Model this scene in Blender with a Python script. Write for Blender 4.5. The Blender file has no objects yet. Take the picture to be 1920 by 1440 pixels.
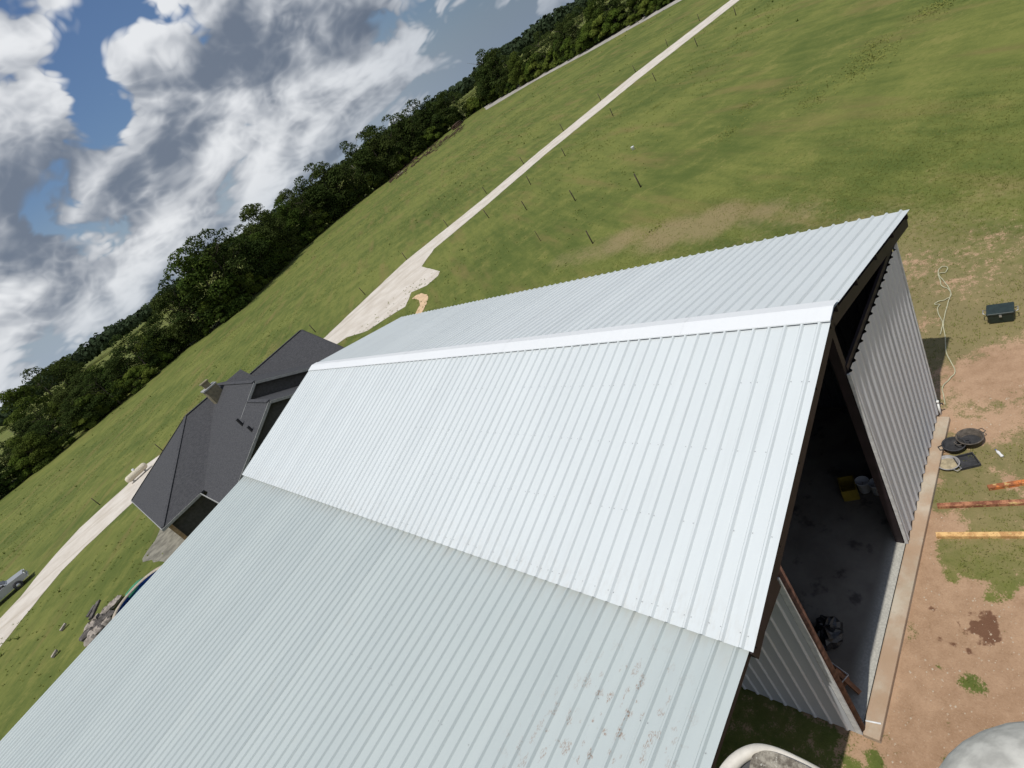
import bpy, math, random
import numpy as np
from mathutils import Vector, Matrix

# ------------------------------------------------------------------ camera
F_PX = 1045.24
YAW, PIT, ROL = math.radians(33.3403), math.radians(-26.0672), math.radians(-35.3851)
CAM = np.array([-9.1668, -3.7383, 13.82])
_d = np.array([math.sin(YAW)*math.cos(PIT), math.cos(YAW)*math.cos(PIT), math.sin(PIT)])
_r0 = np.array([math.cos(YAW), -math.sin(YAW), 0.0]); _u0 = np.cross(_r0, _d)
_r = math.cos(ROL)*_r0 + math.sin(ROL)*_u0
_u = -math.sin(ROL)*_r0 + math.cos(ROL)*_u0

scene = bpy.context.scene
col = scene.collection
cam_data = bpy.data.cameras.new('camera')
cam = bpy.data.objects.new('camera', cam_data); col.objects.link(cam)
M = Matrix.Identity(4)
for i in range(3):
    M[i][0], M[i][1], M[i][2], M[i][3] = _r[i], _u[i], -_d[i], CAM[i]
cam.matrix_world = M
cam_data.sensor_width = 36.0
cam_data.lens = F_PX/1920.0*36.0
cam_data.clip_start = 0.05; cam_data.clip_end = 20000
scene.camera = cam

def ray(x, y):
    return _d + _r*(x-960)/F_PX - _u*(y-720)/F_PX
def gp(x, y, z=0.0):                       # pixel of the photograph -> point at height z
    v = ray(x, y); t = (z-CAM[2])/v[2]; return CAM + t*v
def along(x, y, dist):
    v = ray(x, y); return CAM + v/np.linalg.norm(v)*dist

# ------------------------------------------------------------------ node helper
class NT:
    def __init__(s, tree): s.t = tree; s.n = tree.nodes; s.l = tree.links
    def node(s, typ, ins=None, out=0, **props):
        n = s.n.new(typ)
        for k, v in props.items(): setattr(n, k, v)
        for k, v in (ins or {}).items():
            sock = n.inputs[k]
            if hasattr(v, 'is_output'): s.l.new(v, sock)
            else: sock.default_value = v
        return n.outputs[out] if out is not None else n
    def m(s, op, a, b=0.0, c=0.0, clamp=False):
        return s.node('ShaderNodeMath', {0: a, 1: b, 2: c}, operation=op, use_clamp=clamp)
    def vm(s, op, a, b=(0, 0, 0), out=0):
        return s.node('ShaderNodeVectorMath', {0: a, 1: b}, out=out, operation=op)
    def mix(s, f, a, b, blend='MIX'):
        n = s.n.new('ShaderNodeMix'); n.data_type = 'RGBA'; n.blend_type = blend; n.clamp_factor = True
        for k, v in ((0, f), (6, a), (7, b)):
            if hasattr(v, 'is_output'): s.l.new(v, n.inputs[k])
            else: n.inputs[k].default_value = v if k == 0 else (tuple(v)+(1,))[:4]
        return n.outputs[2]
    def ss(s, x, lo, hi):
        return s.node('ShaderNodeMapRange', {0: x, 1: lo, 2: hi, 3: 0.0, 4: 1.0}, interpolation_type='SMOOTHSTEP')
    def noise(s, vec, scale, detail=4.0, rough=0.55, dist=0.0, out=0):
        return s.node('ShaderNodeTexNoise', {'Vector': vec, 'Scale': scale, 'Detail': detail, 'Roughness': rough, 'Distortion': dist}, out=out)
    def sep(s, v):
        n = s.node('ShaderNodeSeparateXYZ', {0: v}, out=None); return n.outputs
    def comb(s, x, y, z): return s.node('ShaderNodeCombineXYZ', {0: x, 1: y, 2: z})

# ------------------------------------------------------------------ sun, sky, exposure
to_sun = Vector((-0.375, -0.05, 1.0)).normalized()
SUN_EL = math.asin(to_sun.z); SUN_AZ = math.atan2(to_sun.x, to_sun.y)
sun_data = bpy.data.lights.new('sun', 'SUN'); sun_data.energy = 3.25; sun_data.angle = math.radians(0.53); sun_data.color = (1.0, 0.965, 0.91)
sun = bpy.data.objects.new('sun', sun_data); col.objects.link(sun)
sun.rotation_euler = (-to_sun).to_track_quat('-Z', 'Y').to_euler(); sun.location = (-30, -10, 60)

world = bpy.data.worlds.new('World'); scene.world = world; world.use_nodes = True
wt = world.node_tree; wt.nodes.clear(); w = NT(wt)
sky = wt.nodes.new('ShaderNodeTexSky'); sky.sky_type = 'NISHITA'; sky.sun_disc = False
sky.sun_elevation = SUN_EL; sky.sun_rotation = SUN_AZ; sky.air_density = 1.2; sky.dust_density = 0.9; sky.ozone_density = 2.0
dirv = w.node('ShaderNodeTexCoord', out=0)
dirv = w.vm('NORMALIZE', dirv)
dx, dy, dz = w.sep(dirv)
zc = w.m('MAXIMUM', dz, 0.0)
# height is stretched near the horizon, so that far cloud banks lie flat
zz = w.m('MULTIPLY', w.m('POWER', zc, 0.86), 1.45)
q = w.comb(dx, dy, zz)
zz_up = w.m('ADD', zz, 0.042)
sunsh = w.vm('SCALE', (to_sun.x, to_sun.y, 0)); 
q_up = w.vm('ADD', w.comb(dx, dy, zz_up), (-0.035, -0.012, 0.0))
def dens(v, off=(0, 0, 0)):
    v2 = w.vm('ADD', v, (1.37, 4.2, 0.61))
    big = w.noise(v2, 2.9, 1.0, 0.5)
    wn_ = w.noise(v2, 7.0, 1.0, 0.5, out=1)
    sc_ = w.vm('SCALE', w.vm('SUBTRACT', wn_, (.5, .5, .5))); sc_.node.inputs['Scale'].default_value = 0.10
    v3 = w.vm('ADD', v2, sc_); bil = None
    for k, (fs, am) in enumerate(((4.9, .50), (11.5, .28), (26.0, .14), (60.0, .075))):     # billows: round tops, sharp creases
        nk = w.m('MULTIPLY', w.m('ABSOLUTE', w.m('SUBTRACT', w.noise(w.vm('ADD', v3, (3.1*k, 1.7*k, .9*k)), fs, 0.0), 0.5)), 2.0*am)
        bil = nk if bil is None else w.m('ADD', bil, nk)
    return w.m('ADD', w.m('MULTIPLY', big, 0.62), w.m('MULTIPLY', bil, 0.95))
d0 = dens(q); d1 = dens(q_up)
# cloud masses and blue gaps that stand where the photograph shows them
def lobe(x, y, sharp):
    v = ray(x, y); v = v/np.linalg.norm(v)
    dd = w.vm('DOT_PRODUCT', dirv, tuple(float(c) for c in v), out=1)
    return w.node('ShaderNodeMath', {0: w.m('MULTIPLY', w.m('SUBTRACT', dd, 1.0), float(sharp))}, operation='EXPONENT')
bias = None
for (x, y, sh, amp) in [(70, 140, 90, .07), (350, 190, 150, .11), (500, 60, 260, .06), (620, 130, 250, .09),
                        (190, 215, 900, -.27), (160, 130, 1500, -.22), (220, 30, 1100, -.22), (370, 45, 1500, -.26), (300, 0, 1500, -.12), (120, 330, 160, .07),
                        (850, 90, 260, -.05), (640, 260, 500, -.06), (390, 420, 500, .05)]:
    t = w.m('MULTIPLY', lobe(x, y, sh), amp)
    bias = t if bias is None else w.m('ADD', bias, t)
db = w.m('ADD', d0, bias)
db = w.m('SUBTRACT', db, w.m('MULTIPLY', w.ss(zc, 0.36, 0.72), 0.14))     # unseen overhead cloud thinned out to lower the ambient light
cover = w.ss(db, 0.420, 0.510)
thick = w.ss(db, 0.48, 0.74)
lit = w.m('ADD', 0.76, w.m('MULTIPLY', w.m('SUBTRACT', d0, d1), 3.3))
lit = w.m('SUBTRACT', lit, w.m('MULTIPLY', thick, 0.20))
under = w.noise(w.vm('ADD', w.comb(dx, dy, w.m('MULTIPLY', zz, 1.6)), (5.1, 0.3, 2.2)), 3.1, 3.0, 0.55)
lit = w.m('SUBTRACT', lit, w.m('MULTIPLY', w.ss(under, 0.46, 0.74), 0.40))
puff = w.noise(w.vm('ADD', q, (0.4, 7.7, 1.2)), 19.0, 5.0, 0.62)
lit = w.m('ADD', lit, w.m('MULTIPLY', w.m('SUBTRACT', puff, 0.5), 0.24))
for (x, y, sh, am) in [(110, 300, 160, .42), (30, 400, 260, .28), (480, 115, 700, .50), (330, 330, 500, .22), (420, 10, 900, .30), (230, 440, 400, .18)]:     # shaded cloud bases
    lit = w.m('SUBTRACT', lit, w.m('MULTIPLY', lobe(x, y, sh), am))
lit = w.ss(lit, -0.30, 1.28)
ccol = w.mix(lit, (0.15, 0.182, 0.238), (0.76, 0.775, 0.795))
skyc = w.vm('MULTIPLY', sky.outputs[0], (0.050, 0.058, 0.072))
hz = w.ss(zc, -0.02, 0.20)
skyc = w.mix(hz, (0.31, 0.375, 0.455), skyc)
ccol = w.mix(w.ss(zc, -0.02, 0.09), w.mix(0.45, ccol, (0.30, 0.365, 0.44)), ccol)
full = w.mix(w.m('MULTIPLY', cover, 0.97), skyc, ccol)
slate = w.m('MULTIPLY', lobe(1010, -10, 22), 0.62)                     # the dark rain bank low on the right
full = w.mix(slate, full, w.vm('MULTIPLY', full, (0.38, 0.44, 0.52)))
bg = w.node('ShaderNodeBackground', {0: full, 1: 1.0})
wo = wt.nodes.new('ShaderNodeOutputWorld'); wt.links.new(bg, wo.inputs[0])
try: world.cycles.sampling_method = 'MANUAL'; world.cycles.sample_map_resolution = 512
except Exception: pass

scene.view_settings.view_transform = 'Standard'; scene.view_settings.look = 'None'
scene.view_settings.exposure = 0.12; scene.view_settings.gamma = 1.0; scene.view_settings.use_curve_mapping = False

scene.cycles.max_bounces = 5; scene.cycles.diffuse_bounces = 3; scene.cycles.glossy_bounces = 2; scene.cycles.transmission_bounces = 3
scene.cycles.caustics_reflective = False; scene.cycles.caustics_refractive = False

# ------------------------------------------------------------------ object helpers
def tag(o, label=None, cat=None, group=None, kind=None):
    if label: o['label'] = label
    if cat: o['category'] = cat
    if group: o['group'] = group
    if kind: o['kind'] = kind
    return o
def empty(name, loc=(0, 0, 0), rz=0.0):
    o = bpy.data.objects.new(name, None); col.objects.link(o); o.location = tuple(float(c) for c in loc); o.rotation_euler = (0, 0, rz); o.empty_display_size = 0.2
    return o
def meshdata(name, V, Fc, mat, smooth=False):
    me = bpy.data.meshes.new(name); me.from_pydata([tuple(float(c) for c in v) for v in V], [], [tuple(int(i) for i in f) for f in Fc]); me.update()
    if mat: me.materials.append(mat)
    if smooth:
        for p in me.polygons: p.use_smooth = True
    return me
def place(name, me, parent=None, loc=(0, 0, 0), rot=(0, 0, 0), scale=(1, 1, 1)):
    o = bpy.data.objects.new(name, me); col.objects.link(o)
    o.location = tuple(float(c) for c in loc); o.rotation_euler = rot; o.scale = scale
    if parent: o.parent = parent
    return o
class MB:
    def __init__(s): s.v = []; s.f = []
    def add(s, V, Fc):
        k = len(s.v); s.v += [tuple(float(c) for c in v) for v in V]; s.f += [tuple(i+k for i in f) for f in Fc]; return s
    def box(s, x0, x1, y0, y1, z0, z1):
        V = [(x, y, z) for z in (z0, z1) for y in (y0, y1) for x in (x0, x1)]
        return s.add(V, [(0, 2, 3, 1), (4, 5, 7, 6), (0, 1, 5, 4), (2, 6, 7, 3), (0, 4, 6, 2), (1, 3, 7, 5)])
    def bar(s, a, b, wdt, h, up=(0, 0, 1)):
        a, b = Vector(a), Vector(b); d = (b-a).normalized(); up = Vector(up)
        sd = d.cross(up).normalized(); u = sd.cross(d).normalized()
        V = [p + sd*i*wdt/2 + u*j*h/2 for p in (a, b) for j in (-1, 1) for i in (-1, 1)]
        return s.add(V, [(0, 2, 3, 1), (4, 5, 7, 6), (0, 1, 5, 4), (2, 6, 7, 3), (0, 4, 6, 2), (1, 3, 7, 5)])
    def tube(s, pts, rad, n=10, cap=True):
        pts = [Vector(p) for p in pts]; rad = rad if hasattr(rad, '__len__') else [rad]*len(pts)
        k0 = len(s.v); prev = None
        for i, p in enumerate(pts):
            d = (pts[min(i+1, len(pts)-1)]-pts[max(i-1, 0)]).normalized()
            a = prev if prev is not None else (Vector((0, 0, 1)) if abs(d.z) < .9 else Vector((1, 0, 0)))
            sd = (a - d*a.dot(d)).normalized(); prev = sd; u = d.cross(sd)
            for j in range(n):
                t = 2*math.pi*j/n; s.v.append(tuple(p + (sd*math.cos(t)+u*math.sin(t))*rad[i]))
        for i in range(len(pts)-1):
            for j in range(n):
                a = k0+i*n+j; b = k0+i*n+(j+1) % n; s.f.append((a, b, b+n, a+n))
        if cap:
            s.f.append(tuple(k0+j for j in range(n))[::-1]); e = k0+(len(pts)-1)*n; s.f.append(tuple(e+j for j in range(n)))
        return s
    def lathe(s, prof, c=(0, 0, 0), n=24, sx=1.0, sy=1.0):
        k0 = len(s.v)
        for r, z in prof:
            for j in range(n):
                t = 2*math.pi*j/n; s.v.append((c[0]+r*sx*math.cos(t), c[1]+r*sy*math.sin(t), c[2]+z))
        for i in range(len(prof)-1):
            for j in range(n):
                a = k0+i*n+j; b = k0+i*n+(j+1) % n; s.f.append((a, b, b+n, a+n))
        return s
    def prism(s, poly, thick):                     # 3-D polygon, thickened downwards
        k = len(poly); V = list(poly)+[(p[0], p[1], p[2]-thick) for p in poly]
        F_ = [tuple(range(k)), tuple(range(2*k-1, k-1, -1))]+[(i, i+k, (i+1) % k+k, (i+1) % k) for i in range(k)]
        return s.add(V, F_)
    def build(s, name, mat, parent=None, smooth=False, loc=(0, 0, 0), rot=(0, 0, 0)):
        return place(name, meshdata(name, s.v, s.f, mat, smooth), parent, loc, rot)
def bevel(o, wdt=0.01, seg=2):
    m = o.modifiers.new('bevel', 'BEVEL'); m.width = wdt; m.segments = seg; m.limit_method = 'ANGLE'; return o

# ------------------------------------------------------------------ numpy noise
_rng = np.random.default_rng(11)
_lat = _rng.random((256, 256))
def vnoise(x, y):
    xi = np.floor(x).astype(int); yi = np.floor(y).astype(int); fx = x-xi; fy = y-yi
    fx = fx*fx*(3-2*fx); fy = fy*fy*(3-2*fy)
    g = lambda a, b: _lat[a % 256, b % 256]
    return (g(xi, yi)*(1-fx)+g(xi+1, yi)*fx)*(1-fy)+(g(xi, yi+1)*(1-fx)+g(xi+1, yi+1)*fx)*fy
def fbm(x, y, o=4):
    r = 0; a = .5; s = 0
    for k in range(o): r = r+a*vnoise(x*2**k+17.3*k, y*2**k+9.1*k); s += a; a *= .5
    return r/s

# ------------------------------------------------------------------ materials
def mat(name, fn):
    m = bpy.data.materials.new(name); m.use_nodes = True; t = m.node_tree; t.nodes.clear(); n = NT(t)
    out = t.nodes.new('ShaderNodeOutputMaterial')
    sh = fn(n); t.links.new(sh, out.inputs[0]); return m
def pbsdf(n, color, rough=0.6, metal=0.0, spec=0.4, normal=None, **kw):
    ins = {'Base Color': color if hasattr(color, 'is_output') else (tuple(color)+(1,))[:4], 'Roughness': rough, 'Metallic': metal, 'Specular IOR Level': spec}
    if normal is not None: ins['Normal'] = normal
    ins.update(kw)
    return n.node('ShaderNodeBsdfPrincipled', ins)
def bump(n, h, strength=0.3, dist=0.02):
    return n.node('ShaderNodeBump', {'Strength': strength, 'Distance': dist, 'Height': h})
def pos(n): return n.node('ShaderNodeNewGeometry', out=0)
def simple(name, c, rough=0.6, metal=0.0, var=0.15, scale=6.0, spec=0.4, bmp=0.0):
    def fn(n):
        p = pos(n); nz = n.noise(p, scale, 5)
        f = n.ss(nz, 0.3, 0.7)
        cc = n.mix(f, tuple(x*(1-var) for x in c), tuple(min(1, x*(1+var)) for x in c))
        return pbsdf(n, cc, rough, metal, spec, bump(n, n.noise(p, scale*8, 4), bmp, 0.01) if bmp else None)
    return mat(name, fn)

def fn_sheet(base, dull, roughness=0.42, dirt=None):
    def fn(n):
        p = pos(n); px, py, pz = n.sep(p)
        big = n.noise(p, 0.35, 3, 0.5)
        stre = n.noise(n.comb(n.m('MULTIPLY', px, 0.5), n.m('MULTIPLY', py, 9.0), n.m('MULTIPLY', pz, 0.5)), 1.0, 3)
        fine = n.noise(p, 30, 3)
        inf = n.node('ShaderNodeObjectInfo', out='Random')
        f = n.m('ADD', n.m('MULTIPLY', big, 0.45), n.m('ADD', n.m('MULTIPLY', stre, 0.3), n.m('MULTIPLY', inf, 0.25)))
        c = n.mix(n.ss(f, 0.25, 0.75), dull, base)
        c = n.mix(n.m('MULTIPLY', n.ss(fine, 0.62, 0.8), 0.12), c, (0.35, 0.34, 0.31))
        if dirt: c = dirt(n, p, px, py, c)
        nb = n.noise(n.comb(n.m('MULTIPLY', px, 0.9), n.m('MULTIPLY', py, 2.6), pz), 1.3, 2)
        back = n.node('ShaderNodeNewGeometry', out='Backfacing')          # inner faces darkened: interior shade put into the sheet colour
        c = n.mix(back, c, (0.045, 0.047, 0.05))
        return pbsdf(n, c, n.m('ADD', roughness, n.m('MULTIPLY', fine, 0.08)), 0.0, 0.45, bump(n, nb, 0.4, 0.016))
    return fn
def lean_dirt(n, p, px, py, c):
    # dried mud from boots, in a trail across the sheets
    cen = n.vm('DISTANCE', p, (-8.55, 1.95, 5.55), out=1)
    cen2 = n.vm('DISTANCE', p, (-7.55, 1.55, 5.6), out=1)
    reg = n.m('MAXIMUM', n.ss(cen, 1.9, 0.2), n.ss(cen2, 1.5, 0.2))
    st = n.comb(n.m('MULTIPLY', px, 0.8), n.m('MULTIPLY', py, 1.25), 0.0)
    a = n.noise(st, 5.2, 2.0, 0.5); b = n.noise(n.comb(n.m('MULTIPLY', px, 1.0), n.m('MULTIPLY', py, 2.6), 3.0), 26.0, 3.0, 0.6)
    k = n.m('MULTIPLY', n.m('MULTIPLY', n.ss(a, 0.565, 0.63), n.ss(b, 0.48, 0.57)), reg)
    c = n.mix(n.m('MULTIPLY', k, 0.85), c, (0.25, 0.165, 0.115))
    far = n.noise(p, 1.1, 6, 0.65)
    c = n.mix(n.m('MULTIPLY', n.ss(far, 0.55, 0.8), 0.10), c, (0.33, 0.30, 0.25))
    # runoff grime below the upper sheet's drip edge
    g = n.m('MULTIPLY', n.ss(px, -6.55, -6.0), n.ss(n.noise(n.comb(px, n.m('MULTIPLY', py, 3.0), 0.0), 2.2, 5), 0.35, 0.75))
    return n.mix(n.m('MULTIPLY', g, 0.30), c, (0.36, 0.33, 0.27))
def roof_dirt(n, p, px, py, c):
    g = n.m('MULTIPLY', n.ss(px, -5.0, -6.0), n.ss(n.noise(n.comb(n.m('MULTIPLY', px, 1.5), n.m('MULTIPLY', py, 4.0), 0.0), 2.6, 5, 0.65), 0.42, 0.75))
    c = n.mix(n.m('MULTIPLY', g, 0.22), c, (0.34, 0.29, 0.22))
    k = n.noise(n.comb(n.m('MULTIPLY', px, 0.35), n.m('MULTIPLY', py, 5.0), 0.0), 1.6, 4, 0.6)
    return n.mix(n.m('MULTIPLY', n.ss(k, 0.55, 0.75), 0.12), c, (0.36, 0.36, 0.35))
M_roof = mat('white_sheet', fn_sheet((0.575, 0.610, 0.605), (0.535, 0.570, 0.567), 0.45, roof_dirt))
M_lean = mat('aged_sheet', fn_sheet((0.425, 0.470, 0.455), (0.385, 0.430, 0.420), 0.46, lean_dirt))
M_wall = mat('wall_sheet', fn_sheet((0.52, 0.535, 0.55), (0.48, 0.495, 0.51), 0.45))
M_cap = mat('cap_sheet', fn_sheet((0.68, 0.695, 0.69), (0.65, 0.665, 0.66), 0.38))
M_screw = simple('screw_head', (0.30, 0.31, 0.32), 0.5, 0.3)
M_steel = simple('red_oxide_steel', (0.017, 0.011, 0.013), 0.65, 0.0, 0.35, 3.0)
M_rustpipe = simple('rusty_pipe', (0.10, 0.05, 0.034), 0.8, 0.0, 0.45, 7.0, 0.2, 0.3)
M_inner = simple('interior_shade', (0.05, 0.052, 0.056), 0.8)  # near-black inner walls: interior shade put into the colour
M_trim = simple('white_trim', (0.58, 0.585, 0.57), 0.5)
def fn_conc(c0, c1, soil, amt):
    def fn(n):
        p = pos(n); a = n.noise(p, 1.4, 6, 0.6); b = n.noise(p, 18, 5, 0.6); s = n.noise(n.vm('ADD', p, (3, 7, 0)), 0.9, 5, 0.6)
        c = n.mix(n.ss(a, 0.3, 0.7), c0, c1)
        c = n.mix(n.m('MULTIPLY', n.ss(s, 0.5-amt*0.25, 0.62), amt), c, soil)
        c = n.mix(n.m('MULTIPLY', n.ss(b, 0.58, 0.75), 0.35), c, tuple(x*0.6 for x in c0))
        return pbsdf(n, c, 0.85, 0, 0.2, bump(n, b, 0.35, 0.01))
    return fn
M_conc = mat('slab_concrete', fn_conc((0.36, 0.36, 0.33), (0.46, 0.45, 0.40), (0.25, 0.21, 0.17), 0.4))
M_ledge = mat('ledge_concrete', fn_conc((0.40, 0.345, 0.255), (0.50, 0.44, 0.345), (0.36, 0.225, 0.135), 0.75))
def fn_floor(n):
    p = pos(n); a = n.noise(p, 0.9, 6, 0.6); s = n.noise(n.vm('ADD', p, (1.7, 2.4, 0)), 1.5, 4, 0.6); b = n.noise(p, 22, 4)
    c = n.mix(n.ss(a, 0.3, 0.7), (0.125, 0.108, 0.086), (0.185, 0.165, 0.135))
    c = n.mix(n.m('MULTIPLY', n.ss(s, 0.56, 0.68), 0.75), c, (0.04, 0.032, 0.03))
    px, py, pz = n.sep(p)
    c = n.mix(n.ss(n.m('ADD', py, n.m('MULTIPLY', a, 0.25)), 0.75, 0.35), c, n.mix(n.ss(b, 0.35, 0.7), (0.34, 0.33, 0.29), (0.45, 0.435, 0.38)))  # dark inside, pale at the front edge: shade and sun put into the colour
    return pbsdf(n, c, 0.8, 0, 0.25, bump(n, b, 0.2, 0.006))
M_floor = mat('floor_concrete', fn_floor)

# ground: grass, thin grass and bare soil from the sheet's own 'soil' attribute
def fn_ground(n):
    p = pos(n); px, py, pz = n.sep(p)
    soil = n.node('ShaderNodeAttribute', out=2, attribute_name='soil')
    dry = n.node('ShaderNodeAttribute', out=2, attribute_name='dry')
    st = n.comb(n.m('MULTIPLY', px, 1.0), n.m('MULTIPLY', py, 1.0), 0.0)
    big = n.noise(st, 0.045, 5, 0.6); mid = n.noise(st, 0.33, 6, 0.62, 0.4); fine = n.noise(st, 3.2, 7, 0.7); vf = n.noise(st, 24, 4, 0.7)
    rot = n.comb(n.m('ADD', n.m('MULTIPLY', px, 0.75), n.m('MULTIPLY', py, -0.55)), n.m('MULTIPLY', n.m('ADD', n.m('MULTIPLY', px, 0.55), n.m('MULTIPLY', py, 0.75)), 0.16), 0.0)
    mow = n.noise(rot, 1.1, 5, 0.65)
    g = n.m('ADD', n.m('MULTIPLY', big, 0.38), n.m('ADD', n.m('MULTIPLY', mid, 0.22), n.m('ADD', n.m('MULTIPLY', fine, 0.12), n.m('MULTIPLY', mow, 0.28))))
    g = n.m('ADD', n.m('MULTIPLY', n.m('SUBTRACT', g, 0.5), 1.35), 0.5)
    c = n.mix(n.ss(g, 0.36, 0.64), (0.078, 0.104, 0.024), (0.156, 0.170, 0.043))
    c = n.mix(n.m('MULTIPLY', n.ss(n.m('ADD', n.m('MULTIPLY', mid, 0.6), n.m('MULTIPLY', fine, 0.4)), 0.52, 0.70), 0.55), c, (0.215, 0.195, 0.062))
    c = n.mix(n.m('MULTIPLY', n.ss(n.m('ADD', n.m('MULTIPLY', fine, 0.55), n.m('MULTIPLY', vf, 0.45)), 0.48, 0.34), 0.50), c, (0.078, 0.094, 0.023))
    c = n.mix(n.m('MULTIPLY', n.ss(n.noise(n.vm('ADD', rot, (4.0, 9.0, 0.0)), 0.42, 4, 0.6), 0.50, 0.72), 0.55), c, (0.185, 0.145, 0.055))
    wdry = n.ss(n.m('ADD', n.m('MULTIPLY', dry, 0.9), n.m('SUBTRACT', n.m('ADD', n.m('MULTIPLY', mid, .45), n.m('MULTIPLY', fine, .55)), 0.5)), 0.32, 0.75)
    c = n.mix(n.m('MULTIPLY', wdry, 0.68), c, n.mix(vf, (0.20, 0.155, 0.080), (0.31, 0.235, 0.13)))
    ws = n.ss(n.m('ADD', soil, n.m('MULTIPLY', n.m('SUBTRACT', n.m('ADD', n.m('MULTIPLY', fine, .6), n.m('MULTIPLY', vf, .4)), 0.5), 3.4)), 0.34, 0.66)
    sc = n.mix(n.ss(n.m('ADD', n.m('MULTIPLY', mid, 0.5), n.m('MULTIPLY', fine, 0.5)), 0.34, 0.66), (0.30, 0.188, 0.112), (0.43, 0.285, 0.180))
    sc = n.mix(n.m('MULTIPLY', n.ss(vf, 0.5, 0.75), 0.35), sc, (0.48, 0.35, 0.24))
    sc = n.mix(n.m('MULTIPLY', n.ss(vf, 0.48, 0.25), 0.4), sc, (0.20, 0.12, 0.075))
    wet = n.vm('DISTANCE', p, tuple(float(v) for v in gp(1846, 1178)), out=1)
    wn = n.m('ADD', wet, n.m('MULTIPLY', n.m('SUBTRACT', n.noise(st, 3.6, 5), 0.5), 0.9))
    wm = n.ss(wn, 0.33, 0.24)
    for (x, y, r) in [(1751, 1143, .06), (1763, 1196, .06), (1788, 1207, .06), (1818, 1222, .06)]:
        dd = n.m('ADD', n.vm('DISTANCE', p, tuple(float(v) for v in gp(x, y)), out=1), n.m('MULTIPLY', n.m('SUBTRACT', n.noise(st, 7.0, 3), 0.5), 0.30))
        wm = n.m('MAXIMUM', wm, n.ss(dd, r+.02, r-.05))
    sc = n.mix(n.m('MULTIPLY', wm, 0.85), sc, (0.115, 0.052, 0.030))
    c = n.mix(ws, c, sc)
    h = n.m('ADD', n.m('MULTIPLY', fine, 0.7), n.m('MULTIPLY', vf, 0.35))
    return pbsdf(n, c, 0.95, 0, 0.1, bump(n, h, 0.5, 0.07))
M_ground = mat('grass_ground', fn_ground)
def fn_gravel(n):
    p = pos(n); a = n.noise(p, 0.5, 6, 0.6); b = n.noise(p, 9, 5, 0.7)
    c = n.mix(n.ss(a, 0.3, 0.7), (0.50, 0.45, 0.38), (0.60, 0.555, 0.485)); c = n.mix(n.m('MULTIPLY', n.ss(b, 0.5, 0.75), 0.4), c, (0.40, 0.33, 0.26))
    px, py, pz = n.sep(p)
    rt = n.noise(n.comb(n.m('MULTIPLY', px, 0.06), n.m('MULTIPLY', n.m('ADD', py, n.m('MULTIPLY', px, 0.17)), 0.9), 0.0), 1.0, 4, 0.6)
    c = n.mix(n.m('MULTIPLY', n.ss(rt, 0.50, 0.68), 0.45), c, (0.36, 0.31, 0.235))
    return pbsdf(n, c, 0.95, 0, 0.1, bump(n, b, 0.6, 0.03))
M_gravel = mat('pale_gravel', fn_gravel)
M_farroad = simple('grey_road', (0.33, 0.31, 0.27), 0.95, 0, 0.15, 0.2, 0.1)
M_path = simple('tan_sand', (0.56, 0.40, 0.25), 0.95, 0, 0.12, 2.0, 0.1, 0.3)
M_grey_yard = simple('grey_yard_soil', (0.20, 0.19, 0.155), 0.95, 0, 0.3, 1.5, 0.1, 0.4)

def fn_shingle(n):
    p = pos(n); px, py, pz = n.sep(p)
    a = n.noise(p, 0.8, 4); b = n.noise(n.comb(n.m('MULTIPLY', px, 3.0), n.m('MULTIPLY', py, 3.0), n.m('MULTIPLY', pz, 14.0)), 2.2, 4, 0.7)
    c = n.mix(n.ss(b, 0.35, 0.68), (0.038, 0.039, 0.042), (0.080, 0.080, 0.083)); c = n.mix(n.m('MULTIPLY', a, 0.4), c, (0.062, 0.061, 0.063))
    cs = n.m('FRACT', n.m('MULTIPLY', pz, 15.0))
    return pbsdf(n, c, 0.9, 0, 0.25, bump(n, n.m('ADD', cs, b), 0.5, 0.012))
M_shingle = mat('charcoal_shingle', fn_shingle)
M_housewall = simple('siding_and_porch_shade', (0.075, 0.072, 0.068), 0.8, 0, 0.2)
M_brick = simple('tan_brick_wall', (0.30, 0.23, 0.16), 0.9, 0, 0.25, 9.0, 0.2, 0.3)
M_fascia = simple('grey_fascia', (0.30, 0.30, 0.28), 0.6)
M_chimney = simple('chimney_siding', (0.20, 0.17, 0.105), 0.8, 0, 0.2)
M_darkmetal = simple('dark_metal', (0.03, 0.03, 0.032), 0.5, 0.2)
M_glass = mat('dark_glass', lambda n: pbsdf(n, (0.02, 0.025, 0.03), 0.08, 0, 0.6))
M_wood = simple('weathered_post_wood', (0.085, 0.07, 0.05), 0.9, 0, 0.4, 9.0, 0.15, 0.3)
M_logs = simple('log_bark', (0.085, 0.055, 0.04), 0.95, 0, 0.5, 3.0, 0.1, 0.5)
M_palelog = simple('barkless_log', (0.42, 0.36, 0.27), 0.9, 0, 0.3, 3.0, 0.1)
def fn_rust(c_or, c_rust):
    def fn(n):
        p = pos(n); a = n.noise(p, 4.5, 6, 0.65); b = n.noise(p, 26, 4, 0.6)
        c = n.mix(n.ss(a, 0.42, 0.58), c_rust, c_or); c = n.mix(n.m('MULTIPLY', n.ss(b, 0.5, 0.7), 0.6), c, tuple(x*0.5 for x in c_rust))
        c = n.mix(n.m('MULTIPLY', n.ss(n.noise(n.vm('ADD', p, (9, 2, 4)), 7.0, 4), 0.6, 0.7), 0.7), c, (0.62, 0.45, 0.18))
        return pbsdf(n, c, 0.75, 0, 0.3, bump(n, b, 0.3, 0.006))
    return fn
M_orange = mat('orange_rusty_paint', fn_rust((0.62, 0.20, 0.055), (0.28, 0.10, 0.04)))
M_rust = mat('brown_rusty_paint', fn_rust((0.42, 0.19, 0.10), (0.20, 0.075, 0.04)))
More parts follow.
